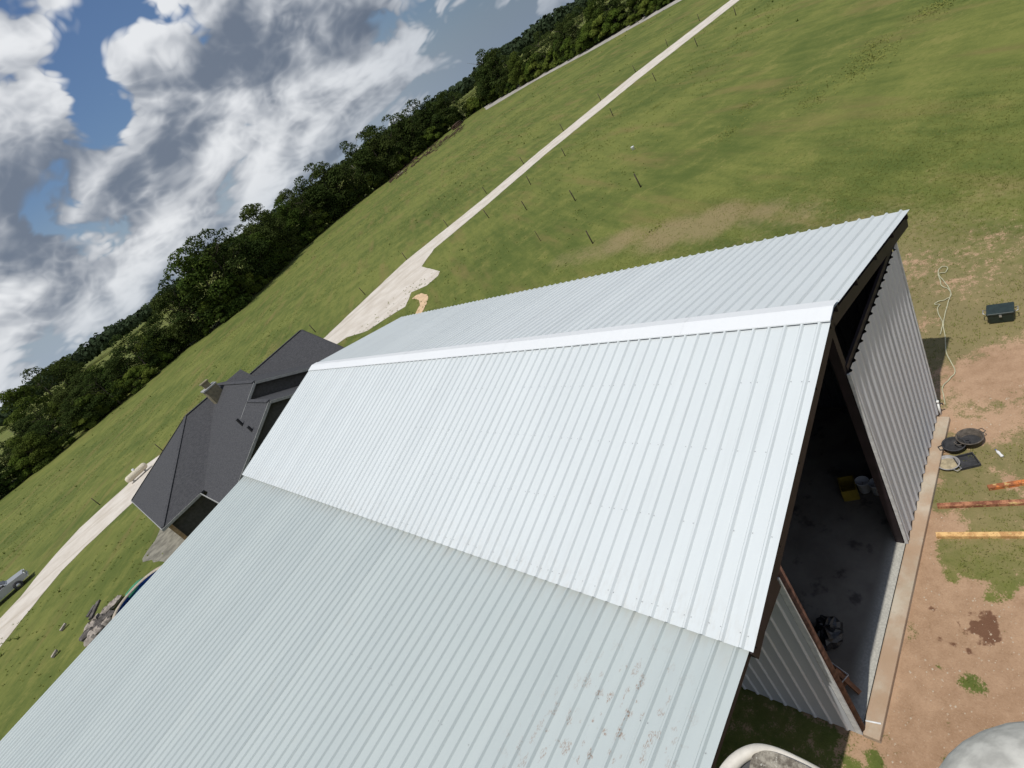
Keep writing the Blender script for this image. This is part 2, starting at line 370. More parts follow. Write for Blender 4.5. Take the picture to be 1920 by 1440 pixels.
M_yellow = mat('yellow_worn_paint', fn_rust((0.72, 0.46, 0.19), (0.50, 0.28, 0.11)))
M_rubber = simple('black_rubber', (0.035, 0.035, 0.037), 0.7, 0, 0.3, 8.0, 0.4)
M_muddyrubber = simple('dusty_rubber', (0.10, 0.085, 0.07), 0.85, 0, 0.4, 8.0, 0.2)
M_panpaint = simple('grey_pan', (0.30, 0.29, 0.28), 0.6, 0.1, 0.2, 8.0)
M_panin = simple('muddy_pan_inside', (0.36, 0.30, 0.19), 0.9, 0, 0.25, 9.0)
M_hose = simple('pale_hose', (0.42, 0.40, 0.26), 0.6)
M_pvc = simple('white_pvc', (0.78, 0.78, 0.74), 0.4, 0, 0.05)
M_box = simple('black_green_plastic', (0.018, 0.030, 0.026), 0.38, 0, 0.25, 8.0, 0.5)
M_metal = simple('bright_metal', (0.55, 0.55, 0.55), 0.35, 0.7)
M_bag = simple('black_plastic_bag', (0.012, 0.012, 0.013), 0.35, 0, 0.3, 9.0, 0.5, 0.5)
M_blue = simple('pool_liner_water', (0.09, 0.21, 0.28), 0.12, 0, 0.15, 1.0, 0.5)
M_green = simple('green_float', (0.05, 0.26, 0.13), 0.5, 0, 0.15)
M_rim = simple('tan_rim', (0.40, 0.34, 0.26), 0.6)
M_rubble = simple('grey_rubble', (0.30, 0.265, 0.225), 0.95, 0, 0.35, 2.5, 0.1, 0.4)
M_rubdark = simple('dark_scrap', (0.10, 0.09, 0.08), 0.9, 0, 0.4, 3.0, 0.2)
M_tank = simple('cream_tank_paint', (0.56, 0.50, 0.38), 0.5, 0, 0.1)
M_truck = simple('silver_grey_paint', (0.30, 0.315, 0.33), 0.3, 0.3, 0.06, 2.0, 0.5)
M_trucktop = simple('pale_cab_paint', (0.62, 0.64, 0.64), 0.3, 0.1, 0.06, 2.0, 0.5)
M_yel = simple('yellow_plastic', (0.24, 0.17, 0.02), 0.5)
M_white = simple('white_plastic', (0.72, 0.72, 0.70), 0.5, 0, 0.06)
M_bluepl = simple('blue_plastic', (0.03, 0.07, 0.28), 0.5)
M_board = simple('brown_board', (0.27, 0.12, 0.055), 0.8, 0, 0.3, 7.0)
M_tan = simple('tan_board', (0.40, 0.26, 0.14), 0.8, 0, 0.2)
M_lift_rim = simple('worn_cream_paint', (0.60, 0.56, 0.48), 0.55, 0, 0.2, 30.0, 0.4)
M_lift_grey = simple('scuffed_grey_paint', (0.47, 0.46, 0.41), 0.85, 0, 0.22, 60.0, 0.15)
def fn_speck(n):
    p = pos(n); a = n.noise(p, 90, 6, 0.7); b = n.noise(p, 240, 3, 0.7)
    c = n.mix(n.ss(a, 0.35, 0.65), (0.10, 0.085, 0.065), (0.34, 0.31, 0.25)); c = n.mix(n.ss(b, 0.62, 0.72), c, (0.62, 0.60, 0.52))
    return pbsdf(n, c, 0.9, 0, 0.2, bump(n, a, 0.6, 0.004))
M_speck = mat('speckled_grit', fn_speck)
def fn_leaf(c0, c1):
    def fn(n):
        r = n.node('ShaderNodeObjectInfo', out='Random'); p = pos(n)
        f = n.m('ADD', n.m('MULTIPLY', n.noise(p, 0.35, 3), 0.75), n.m('MULTIPLY', r, 0.3))
        c = n.mix(n.ss(f, 0.35, 0.80), c0, c1)
        a = n.node('ShaderNodeBsdfDiffuse', {0: c}); b = n.node('ShaderNodeBsdfTranslucent', {0: n.mix(0.4, c, tuple(x*1.5 for x in c1))})
        return n.node('ShaderNodeMixShader', {0: 0.18, 1: a, 2: b})
    return fn
M_leaf = [mat('oak_leaf', fn_leaf((0.032, 0.050, 0.014), (0.062, 0.078, 0.022))),
          mat('mid_leaf', fn_leaf((0.040, 0.066, 0.014), (0.085, 0.108, 0.022))),
          mat('olive_leaf', fn_leaf((0.066, 0.076, 0.018), (0.125, 0.125, 0.032))),
          mat('shrub_leaf', fn_leaf((0.070, 0.105, 0.018), (0.135, 0.160, 0.032))),
          mat('far_leaf', fn_leaf((0.040, 0.058, 0.030), (0.065, 0.080, 0.038)))]
M_bark = simple('bark', (0.075, 0.06, 0.045), 0.95, 0, 0.3)
M_whitebark = simple('white_bark', (0.45, 0.42, 0.36), 0.9, 0, 0.2)
M_blade = mat('grass_blade', fn_leaf((0.125, 0.150, 0.036), (0.225, 0.228, 0.066)))
M_weed = mat('weed_leaf', fn_leaf((0.125, 0.160, 0.042), (0.205, 0.225, 0.062)))

# ------------------------------------------------------------------ ground sheet
SLAB = (-4.66, 4.75, -0.17, 24.3)
patches = [(gp(x, y), r) for x, y, r in [(1900, 745, 1.1), (1905, 830, .8), (1860, 900, 1.5), (1830, 905, .6), (1905, 965, 1.3), (1840, 985, 1.0), (1810, 1025, .7),
           (1710, 1187, .25), (1903, 1040, .7), (1905, 1090, .35), (1815, 1280, .22), (1760, 1250, .15), (1870, 1400, .3), (1640, 1432, .12), (1600, 1445, .15), (1830, 1440, .3), (1800, 870, .5), (1845, 955, .9), (1790, 930, .35), (1880, 1110, .35)]]
def soil_fn(x, y):
    nz = fbm(x*.35+40, y*.35+11, 5)-.5; n2 = fbm(x*1.3, y*1.3+5, 4)-.5
    e = np.maximum(((x+0.6)/9.0)**2, 0)+((y+4.6)/6.3)**2                # worked yard in front of the barn
    s = np.clip(1.55-e*1.0+nz*1.3, 0, 1)
    # the yard's far corner is turf
    t = np.clip((x-4.9+nz*2.2)/1.3, 0, 1)*np.clip((y+2.4+nz*2)/1.4, 0, 1); s = s*(1-t)
    for c, r in patches:
        d = np.hypot(x-c[0], y-c[1])/r+n2*2.6
        s = s*np.clip((d-.25)/1.0, 0.34, 1)
    # thin soil strip beside the right eave
    s = np.maximum(s, np.clip(.50-np.abs(y-9+nz*4)/14, 0, 1)*np.clip(1-np.abs(x-8.6+n2*2)/3.0, 0, 1)*1.0)
    s = np.where((x > -18) & (x < -4.7) & (y > 0.5) & (y < 24), 0.25, s)  # less soil under the side roof: its shade put into a darker colour
    for (qx, qy, qr, qa) in ((1905, 690, 1.8, .95), (1850, 800, 1.2, .85), (1805, 800, .8, .85), (1905, 790, 1.2, .7), (1745, 600, 1.1, .55), (1700, 500, 1.6, .45), (1800, 540, 1.3, .45), (1740, 700, .8, .4), (1850, 480, 2.2, .35)):
        c = gp(qx, qy); s = np.maximum(s, np.clip(1.15-np.hypot(x-c[0], y-c[1])/qr+nz*1.5+n2*.8, 0, 1)*qa)
    return s
def dry_fn(x, y):
    nz = fbm(x*.12+3, y*.12+8, 5)-.5
    d = np.clip(1.05-np.hypot(x-8, (y-1)*.75)/20, 0, 1)*.85+nz*.7
    d = d+np.clip(.55-np.abs(y-8)/22, 0, 1)*np.clip(1-np.abs(x-11)/9, 0, 1)*.5
    for (qx, qy, qr, qa) in ((1430, 396, 3, .8), (1340, 414, 3.4, .95), (1250, 438, 3.6, .95), (1150, 462, 3.6, .85), (1060, 486, 3.2, .7), (1500, 400, 4, .6), (1620, 420, 4, .5), (1750, 330, 4, .45), (1780, 520, 3, .5)):
        c = gp(qx, qy); d = np.maximum(d, np.clip(1.2-np.hypot(x-c[0], y-c[1])/qr+nz*1.2, 0, 1)*qa)
    return np.clip(d, 0, 1)
def axis(lo, hi, f0, f1, step):
    fine = list(np.arange(f0, f1+1e-6, step)); a = [fine[0]]; s = step
    while a[-1] > lo: s *= 1.22; a.append(a[-1]-s)
    b = [fine[-1]]; s = step
    while b[-1] < hi: s *= 1.22; b.append(b[-1]+s)
    return np.array(a[::-1][:-1]+fine+b[1:])
gx = axis(-6000, 6000, -8, 16, 0.12); gy = axis(-6000, 6000, -6, 14, 0.12)
X, Y = np.meshgrid(gx, gy); nx, ny = len(gx), len(gy)
me = bpy.data.meshes.new('ground')
V = np.stack([X.ravel(), Y.ravel(), np.zeros(X.size)], -1).astype(np.float32)
ii = np.arange(nx*ny).reshape(ny, nx)
Q = np.stack([ii[:-1, :-1].ravel(), ii[:-1, 1:].ravel(), ii[1:, 1:].ravel(), ii[1:, :-1].ravel()], -1).astype(np.int32)
def np_mesh(me, V, Q):
    k = Q.shape[1]
    me.vertices.add(len(V)); me.vertices.foreach_set('co', np.ascontiguousarray(V, np.float32).ravel())
    me.loops.add(Q.size); me.loops.foreach_set('vertex_index', Q.ravel())
    me.polygons.add(len(Q)); me.polygons.foreach_set('loop_start', np.arange(0, Q.size, k, dtype=np.int32))
    try: me.polygons.foreach_set('loop_total', np.full(len(Q), k, np.int32))
    except Exception: pass
    me.update(calc_edges=True); me.validate()
np_mesh(me, V, Q)
for nm, fnn in (('soil', soil_fn), ('dry', dry_fn)):
    at = me.attributes.new(nm, 'FLOAT', 'POINT'); at.data.foreach_set('value', fnn(X.ravel(), Y.ravel()).astype(np.float32))
me.materials.append(M_ground)
ground = place('ground', me); tag(ground, kind='structure')

# ------------------------------------------------------------------ drive, apron, far road, path, far field
def sheet_poly(name, pts, z, m, jitter=0.0, step=1.0, seed=1):
    rnd = random.Random(seed); P = []
    for i in range(len(pts)):
        a, b = np.array(pts[i][:2]), np.array(pts[(i+1) % len(pts)][:2]); n = max(1, int(np.linalg.norm(b-a)/step))
        for k in range(n):
            p = a+(b-a)*k/n
            P.append((p[0]+rnd.uniform(-jitter, jitter), p[1]+rnd.uniform(-jitter, jitter), z))
    from mathutils.geometry import tessellate_polygon
    T = tessellate_polygon([[Vector(p) for p in P]])
    V2 = [Vector(p) for p in P]; Fc = []
    for t in T:
        a, b, c = (V2[i] for i in t)
        Fc.append(t if (b-a).cross(c-a).z > 0 else t[::-1])
    o = place(name, meshdata(name, P, Fc, m)); tag(o, kind='structure'); return o
far_edge = [(1500, -118), (1370, 0), (1190, 138), (1010, 285), (900, 378), (760, 490), (690, 556), (610, 632)]
near_edge = [(825, 509), (790, 500), (814, 467), (910, 387), (1022, 290), (1205, 142), (1387, 0), (1513, -107)]
left_far = [(262, 880), (238, 910), (150, 990), (104, 1040), (70, 1080), (39, 1119), (0, 1160), (-60, 1235)]
left_near = [(-60, 1300), (0, 1214), (75, 1120), (117, 1070), (160, 1026), (262, 930)]
apron = [(610, 660), (650, 633), (690, 620), (720, 600), (760, 575), (772, 548), (800, 536), (822, 517)]
sheet_poly('gravel_drive', [gp(*p) for p in far_edge+left_far+left_near+apron+near_edge], 0.02, M_gravel, 0.07, 0.9)
sheet_poly('far_road', [gp(*p) for p in [(1400, -78), (1268, -3), (1100, 92), (1000, 144), (905, 198), (912, 206), (1003, 152), (1104, 98), (1272, 4), (1404, -70)]], 0.03, M_farroad, 0.2, 6)
sheet_poly('sand_path', [gp(560+x/3, 200+y/3) for x, y in [(640, 1080), (660, 1062), (690, 1050), (722, 1058), (730, 1080), (712, 1125), (690, 1165), (640, 1200), (660, 1160), (682, 1115), (676, 1090), (662, 1084)]], 0.024, M_path, 0.05, 0.6)
sheet_poly('grey_yard', [gp(*p) for p in [(303, 990), (340, 960), (420, 930), (330, 1060), (265, 1050), (290, 1015)]], 0.012, M_grey_yard, 0.15, 0.7)

# ------------------------------------------------------------------ barn
barn = empty('metal_barn', (0, 12, 0)); tag(barn, 'long white ribbed metal barn with open gable end and wide lower side roof', 'barn')
def bpart(o): o.location = (o.location[0], o.location[1]-12, o.location[2]); return o
RP = 0.3048
def profile(s0, s1, ribs, h=0.040, bw=0.086, tw=0.030):
    P = [(s0, 0.0)]
    for r in ribs:
        for ds, hh in ((-bw/2, 0), (-tw/2, h), (tw/2, h), (bw/2, 0)):
            s = r+ds
            if s0 < s < s1: P.append((s, hh))
    P.append((s1, 0.0)); return P
def sheet(name, prof, O, a, b, nrm, length, m, seg=1):
    O, a, b, nrm = Vector(O), Vector(a), Vector(b), Vector(nrm); V = []; k = len(prof)
    for j in range(seg+1):
        for s, h in prof: V.append(O+a*s+b*(length*j/seg)+nrm*h)
    Fc = []
    for j in range(seg):
        for i in range(k-1):
            f = (j*k+i, j*k+i+1, (j+1)*k+i+1, (j+1)*k+i); Fc.append(f)
    n = (V[Fc[0][1]]-V[Fc[0][0]]).cross(V[Fc[0][3]]-V[Fc[0][0]])
    if n.dot(nrm) < 0: Fc = [f[::-1] for f in Fc]
    return meshdata(name, V, Fc, m)
L = 24.3; RIB0 = 0.18
def slope_panels(name, x0, z0, sgn, slope, run, m, y_start, y_end, seed):
    nn = math.hypot(1, slope); b = (sgn/nn, 0, -slope/nn); nrm = (sgn*slope/nn, 0, 1/nn); ln = run*nn
    first_r = [RIB0+RP*k for k in range(3)]
    rnd = random.Random(seed)
    e = RIB0+2*RP
    me0 = sheet(name, profile(0, e+.045, first_r), (0, 0, 0), (0, 1, 0), b, nrm, ln, m)
    bpart(place(name, me0, barn, (x0, y_start, z0)))
    me1 = sheet(name, profile(-.047, 3*RP+.047, [0, RP, 2*RP, 3*RP]), (0, 0, 0), (0, 1, 0), b, nrm, ln, m)
    y = y_start+e; i = 1
    while y+3*RP < y_end:
        dz = (0.0028 if i % 2 else 0.0)+rnd.uniform(0, .0006)
        bpart(place(name, me1, barn, (x0+nrm[0]*dz, y, z0+nrm[2]*dz))); y += 3*RP; i += 1
    rest = y_end-y
    me2 = sheet(name, profile(-.047, rest, [r for r in (0, RP, 2*RP, 3*RP) if r < rest-.03]), (0, 0, 0), (0, 1, 0), b, nrm, ln, m)
    dz = 0.0028 if i % 2 else 0.0
    bpart(place(name, me2, barn, (x0+nrm[0]*dz, y, z0+nrm[2]*dz)))
SL_L, SL_R, SL_N = 1.50/6.01, 1.42/5.79, 0.058
slope_panels('roof_panel', 0, 7.29, -1, SL_L, 6.01, M_roof, 0.0, L, 1)
slope_panels('roof_panel', 0, 7.29, 1, SL_R, 5.79, M_roof, 0.0, L, 2)
LX0, LZ0 = -5.86, 5.70+0.058*0.14
LY = 0.10
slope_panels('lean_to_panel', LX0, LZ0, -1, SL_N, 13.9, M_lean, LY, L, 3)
# ridge cap in lapped lengths
for i in range(8):
    y0 = i*L/8-.0; y1 = (i+1)*L/8+.06
    zc_ = 7.29+.062+(.003 if i % 2 else 0)
    prof = [(-.335, zc_-.335*SL_L-.022), (-.33, zc_-.33*SL_L), (-.0, zc_), (.0, zc_), (.27, zc_-.27*SL_R), (.275, zc_-.275*SL_R-.022)]
    prof = [prof[0], prof[1], prof[2], prof[4], prof[5]]
    mb = MB(); yA = y0 if i else -0.012; yB = min(y1, L+.012)
    V = [(x, yy, z) for yy in (yA, yB) for x, z in prof]; k = len(prof)
    mb.add(V, [(j, j+1, j+1+k, j+k) for j in range(k-1)])
    bpart(mb.build('ridge_cap', M_cap, barn))
# screws: washers on the flats beside each rib, in rows over the purlins
mb = MB()
def screw(p, nrm, r=.0085):
    p = Vector(p); nrm = Vector(nrm).normalized(); a = nrm.orthogonal().normalized(); b = nrm.cross(a)
    top = [p+(a*math.cos(t)+b*math.sin(t))*r+nrm*.006 for t in [k*math.pi/3 for k in range(6)]]; bot = [v-nrm*.008 for v in top]
    mb.add(top+bot, [tuple(range(6))]+[(i, i+6, (i+1) % 6+6, (i+1) % 6) for i in range(6)])
rnd = random.Random(4)
def screw_rows(x0, z0, sgn, slope, xs, y0, y1, every):
    nn = math.hypot(1, slope); nr = (sgn*slope/nn, 0, 1/nn)
    for xr in xs:
        y = y0+RIB0; k = 0
        while y < y1:
            if k % every == 0:
                for dd in (-.06, .06):
                    if rnd.random() < .6: screw((x0+sgn*xr+rnd.uniform(-.012, .012)+nr[0]*.005, y+dd, z0-slope*xr+nr[2]*.005), nr)
            y += RP; k += 1
screw_rows(0, 7.29, -1, SL_L, [1.55, 2.95, 4.35, 5.82], 0, 16, 1)
screw_rows(0, 7.29, 1, SL_R, [.245], 0, 16, 1)
screw_rows(LX0, LZ0, -1, SL_N, [1.6, 3.2], LY, 9, 3)
o = bpart(mb.build('screws', M_screw, barn)); tag(o, kind='stuff')
# slab, ledge
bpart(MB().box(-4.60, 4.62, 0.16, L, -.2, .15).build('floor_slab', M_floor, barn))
o = bpart(MB().box(-4.63, 4.33, -.165, .148, -.2, .148).build('concrete_ledge', M_ledge, barn)); bevel(o, .02, 2)
# front wall sheets (right half of the gable), fixed below an open gable
wall_b, wall_t = .17, 5.65
prof_full = profile(0, 3*RP+.03, [.10, .10+RP, .10+2*RP], .048, .145, .035)
me_w = sheet('wall_panel', prof_full, (0, 0, 0), (1, 0, 0), (0, 0, 1), (0, -1, 0), wall_t-wall_b, M_wall)
for i in range(5):
    x = 0.02+i*3*RP
    bpart(place('wall_panel', me_w, barn, (x, .14-(.003 if i % 2 else 0), wall_b)))
bpart(MB().box(4.58, 4.64, .10, .20, .15, 5.70).build('corner_trim', M_trim, barn))
bpart(MB().box(-.012, .020, .095, .16, .16, 5.66).build('jamb_trim', M_trim, barn))
# left side wall, under the side roof
me_w2 = sheet('wall_panel', profile(0, 3*RP+.03, [.16, .16+RP, .16+2*RP], .03, .09, .035), (0, 0, 0), (0, 1, 0), (0, 0, 1), (-1, 0, 0), 5.42, M_wall)
for i in range(26):
    bpart(place('wall_panel', me_w2, barn, (-4.66-(.003 if i % 2 else 0), .24+i*3*RP, .16)))
# right side wall and back wall
me_w3 = sheet('wall_panel', profile(0, 3*RP+.03, [.16, .16+RP, .16+2*RP], .03, .09, .035), (0, 0, 0), (0, 1, 0), (0, 0, 1), (1, 0, 0), 5.75, M_wall)
for i in range(26): bpart(place('wall_panel', me_w3, barn, (4.63+(.003 if i % 2 else 0), .24+i*3*RP, .05)))
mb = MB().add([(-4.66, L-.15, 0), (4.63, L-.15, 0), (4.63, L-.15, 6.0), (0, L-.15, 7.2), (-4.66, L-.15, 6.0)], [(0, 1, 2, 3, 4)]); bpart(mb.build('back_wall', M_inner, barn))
bpart(MB().box(-19.6, -4.70, L-.2, L-.16, 0, 4.85).build('added_lean_to_back', M_inner, barn))  # unseen wall added to darken the space under the side roof
bpart(MB().box(-19.62, -19.58, .2, L-.2, 0, 4.75).build('added_lean_to_side', M_inner, barn))  # likewise added out of view, keeps side light from under the roof
# steel: front rafters, purlins, posts
def rafter(y, wd=.10, dp=.26):
    m_ = MB()
    for sgn, sl, run in ((-1, SL_L, 5.95), (1, SL_R, 5.72)):
        t = -.05-dp/2-.11
        m_.bar((0, y, 7.29+t), (sgn*run, y, 7.29-sl*run+t), wd, dp)
    bpart(m_.build('rafter', M_steel, barn))
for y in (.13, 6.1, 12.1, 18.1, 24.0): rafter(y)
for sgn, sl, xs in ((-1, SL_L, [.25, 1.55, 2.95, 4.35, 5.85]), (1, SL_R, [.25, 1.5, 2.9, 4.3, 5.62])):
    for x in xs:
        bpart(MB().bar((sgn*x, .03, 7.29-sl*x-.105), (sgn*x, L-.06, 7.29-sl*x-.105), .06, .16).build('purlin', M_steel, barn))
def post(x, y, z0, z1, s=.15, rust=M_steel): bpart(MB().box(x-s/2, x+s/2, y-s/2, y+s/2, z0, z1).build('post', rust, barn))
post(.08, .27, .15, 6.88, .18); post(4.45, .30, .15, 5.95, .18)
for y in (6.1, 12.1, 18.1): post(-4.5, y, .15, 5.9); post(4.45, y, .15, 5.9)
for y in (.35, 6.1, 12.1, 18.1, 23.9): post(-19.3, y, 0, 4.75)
bpart(MB().tube([(-4.52, .20, .15), (-4.52, .20, 6.0)], .095, 14).build('corner_pipe', M_rustpipe, barn, True))
bpart(MB().box(-4.66, -4.63, .12, .235, .155, 5.55).build('jamb_trim', M_trim, barn))
# front beam and purlins below the side roof
def lz(x): return LZ0+SL_N*(x-LX0)
bpart(MB().bar((-5.9, LY+.14, lz(-5.9)-.16), (-19.5, LY+.14, lz(-19.5)-.16), .10, .28).build('beam', M_steel, barn))
bpart(MB().bar((-5.9, LY+.07, lz(-5.9)-.03), (-19.5, LY+.07, lz(-19.5)-.03), .05, .02).build('drip_strip', M_rustpipe, barn))
for x in (-7.4, -9, -10.6, -12.2, -13.8, -15.4, -17, -18.6):
    bpart(MB().bar((x, LY+.1, lz(x)-.10), (x, L-.1, lz(x)-.10), .06, .16).build('purlin', M_steel, barn))
bpart(MB().bar((-5.75, .12, 5.55), (-5.75, L-.1, 5.55), .12, .24).build('beam', M_steel, barn))
bpart(MB().bar((0.1, .19, 5.72), (4.6, .19, 5.72), .06, .14).build('girt', M_steel, barn))
bpart(MB().bar((0.1, .22, 3.0), (4.5, .22, 3.0), .06, .14).build('girt', M_steel, barn))
bpart(MB().box(-5.86, -4.7, .12, .16, 5.40, 5.62).build('soffit_board', M_steel, barn))

# ------------------------------------------------------------------ house beyond the barn
house = empty('shingled_house', (-1, 41, 0)); tag(house, 'low house with dark charcoal shingle roof and nested gables behind the barn', 'house')
def hp(o): o.location = (o.location[0]+1, o.location[1]-41, o.location[2]); return o
TH = .16
# hipped west block
pk, e_ = (-3.35, 44.55, 6.325), 3.0
W0, W1, S0, S1 = -10.0, 2.0, 37.9, 51.2
for poly in ([(W0, S1, e_), (W0, S0, e_), pk], [(W0, S0, e_), (W1, S0, e_), (W1, 44.55, 6.325), pk], [(W0, S1, e_), pk, (W1, 44.55, 6.325), (W1, S1, e_)]):
    hp(MB().prism(poly, TH).build('roof_plane', M_shingle, house))
def gable_y(xr, zr, half_l, half_r, sl, y0, y1):       # ridge along Y
    hp(MB().prism([(xr, y0, zr), (xr, y1, zr), (xr-half_l, y1, zr-sl*half_l), (xr-half_l, y0, zr-sl*half_l)], TH).build('roof_plane', M_shingle, house))
    hp(MB().prism([(xr+half_r, y0, zr-sl*half_r), (xr+half_r, y1, zr-sl*half_r), (xr, y1, zr), (xr, y0, zr)], TH).build('roof_plane', M_shingle, house))
    for s, hf in ((-1, half_l), (1, half_r)):
        hp(MB().bar((xr+s*.02, y0-.03, zr-.02-.085), (xr+s*hf, y0-.03, zr-sl*hf-.105), .05, .17).build('rake_board', M_fascia, house))
    hp(MB().add([(xr-half_l+.5, y0+.35, 0), (xr+half_r-.5, y0+.35, 0), (xr+half_r-.5, y0+.35, zr-sl*(half_r-.5)-TH), (xr, y0+.35, zr-TH-.01), (xr-half_l+.5, y0+.35, zr-sl*(half_l-.5)-TH)], [(0, 1, 2, 3, 4)]).build('gable_wall', M_housewall, house))
gable_y(-.04, 6.55, 6.70, 6.70, .53, 35.5, 46.6)
gable_y(-1.2, 5.9, 5.8, 5.8, .5, 31.3, 36.4)
# east block, ridge along X
zr, hw = 5.55, 4.9
hp(MB().prism([(.5, 44.5, zr), (.5, 44.5-hw, zr-.52*hw), (8.0, 44.5-hw, zr-.52*hw), (8.0, 44.5, zr)], TH).build('roof_plane', M_shingle, house))
hp(MB().prism([(.5, 44.5+hw, zr-.52*hw), (.5, 44.5, zr), (8.0, 44.5, zr), (8.0, 44.5+hw, zr-.52*hw)], TH).build('roof_plane', M_shingle, house))
for s in (-1, 1): hp(MB().bar((8.03, 44.5+s*.02, zr-.1), (8.03, 44.5+s*hw, zr-.52*hw-.1), .05, .17).build('rake_board', M_darkmetal, house))
# ridge shingles
for a, b in (((-3.3, 44.55, 6.335), (-.1, 44.55, 6.335)), ((-.04, 35.6, 6.56), (-.04, 44.4, 6.56)), ((-1.2, 31.4, 5.91), (-1.2, 35.4, 5.91)), ((1.9, 44.5, 5.56), (7.9, 44.5, 5.56)), (pk, (W0+.1, S0+.1, 3.06)), (pk, (W0+.1, S1-.1, 3.06))):
    hp(MB().bar(a, b, .26, .05).build('ridge_shingles', M_shingle, house))
# eave fascia
for a, b in (((W0, S0-.03, 2.92), (-7.0, S0-.03, 2.92)), ((-7.03, 31.3, 2.92), (-7.03, S0, 2.92)), ((W0-.03, S0, 2.92), (W0-.03, S1, 2.92))):
    hp(MB().bar(a, b, .05, .17).build('eave_board', M_fascia, house))
# walls
wl = MB().box(W0+.6, 7.4, 40.1, S1-.6, 0, 2.9).box(W0+.6, -6.2, S0+.6, 40.2, 0, 2.9).box(-6.4, 4.0, 31.8, 40.2, 0, 2.9)
hp(wl.build('wall', M_brick, house))
hp(MB().box(W0+.55, -6.15, S0+.52, S0+.58, 0, 2.85).build('porch_shade_panel', M_housewall, house))  # dark panel under the eave stands for the porch shade
hp(MB().box(-9.7, -9.45, S0+.1, S0+.35, 0, 2.85).build('porch_post', M_tan, house))
# chimney with cap
ch = hp(MB().box(-1.45, -.45, 42.6, 43.5, 5.0, 7.0).build('chimney', M_chimney, house))
o = MB().box(-1.52, -.38, 42.53, 43.57, 7.0, 7.1).build('chimney_cap', M_fascia, ch)
o = MB().box(-1.2, -.7, 42.85, 43.25, 7.1, 7.5).box(-1.28, -.62, 42.77, 43.33, 7.5, 7.58).build('flue', M_chimney, ch)
for (px_, py_, h_) in ((450, 792, .55), (470, 805, .4)):
    q_ = gp(px_, py_, 4.8); q_ = gp(px_, py_, 3+.53*(q_[0]+6.74))
    zz_ = 3+.53*(q_[0]+6.74)
    hp(MB().tube([(q_[0], q_[1], zz_-.1), (q_[0], q_[1], zz_+h_)], .09, 10).build('roof_vent', M_darkmetal, house))

# ------------------------------------------------------------------ fence posts
post_me = [meshdata('fence_post', *(lambda m_: (m_.v, m_.f))(MB().tube([(0, 0, -.25), (0.006, 0, .55), (0, 0.008, 1.18), (0, .008, 1.2)], [.062, .06, .056, .045], 8)), M_wood, True)]
rows = [('field side of the drive', [(1311.7, 39), (1252, 87), (1192, 135), (1127, 189), (1056.7, 246), (982.7, 308), (912.7, 363), (840.7, 425.7), (763, 487), (685, 553), (592, 623), (305, 845), (188, 947)]),
        ('barn side of the drive', [(1380, 29), (1308, 87), (1230, 152), (1150, 218), (1060, 293), (995, 346), (917, 409)]),
        ('grass between drive and barn', [(1201.7, 351), (1079, 376.7), (987.7, 394), (1111.7, 456.7), (1014, 452)])]
ordn = ['first', 'second', 'third', 'fourth', 'fifth', 'sixth', 'seventh', 'eighth', 'ninth', 'tenth', 'eleventh', 'twelfth', 'thirteenth']
_ones = ['', 'first', 'second', 'third', 'fourth', 'fifth', 'sixth', 'seventh', 'eighth', 'ninth', 'tenth', 'eleventh', 'twelfth', 'thirteenth', 'fourteenth', 'fifteenth', 'sixteenth', 'seventeenth', 'eighteenth', 'nineteenth']
_tens = ['', '', 'twenty', 'thirty', 'forty', 'fifty', 'sixty', 'seventy', 'eighty', 'ninety']
def nth(k):
    if k >= 100: return 'hundred-and-'+nth(k-100) if k > 100 else 'hundredth'
    if k < 20: return _ones[k]
    return (_tens[k//10]+'-'+_ones[k % 10]) if k % 10 else _tens[k//10][:-1]+'ieth'
rnd = random.Random(3)
for r_, (where, pts) in enumerate(rows):
    for i, (x, y) in enumerate(pts):
        g = gp(x, y); s = 1.0+rnd.uniform(-.06, .06)
        thin = (r_ == 2 and i == 4)
        o = place('fence_post', post_me[0], None, g, (rnd.uniform(-.05, .05), rnd.uniform(-.05, .05), rnd.uniform(0, 3)), (s*(.4 if thin else .9), s*(.4 if thin else .9), s*(.85 if thin else 1)))
        lab = 'thin pale stake standing in the grass beyond the barn roof' if thin else f'weathered wooden fence post on {where}, {ordn[i]} from top right'
        tag(o, lab, 'fence post', 'fence posts along the drive')

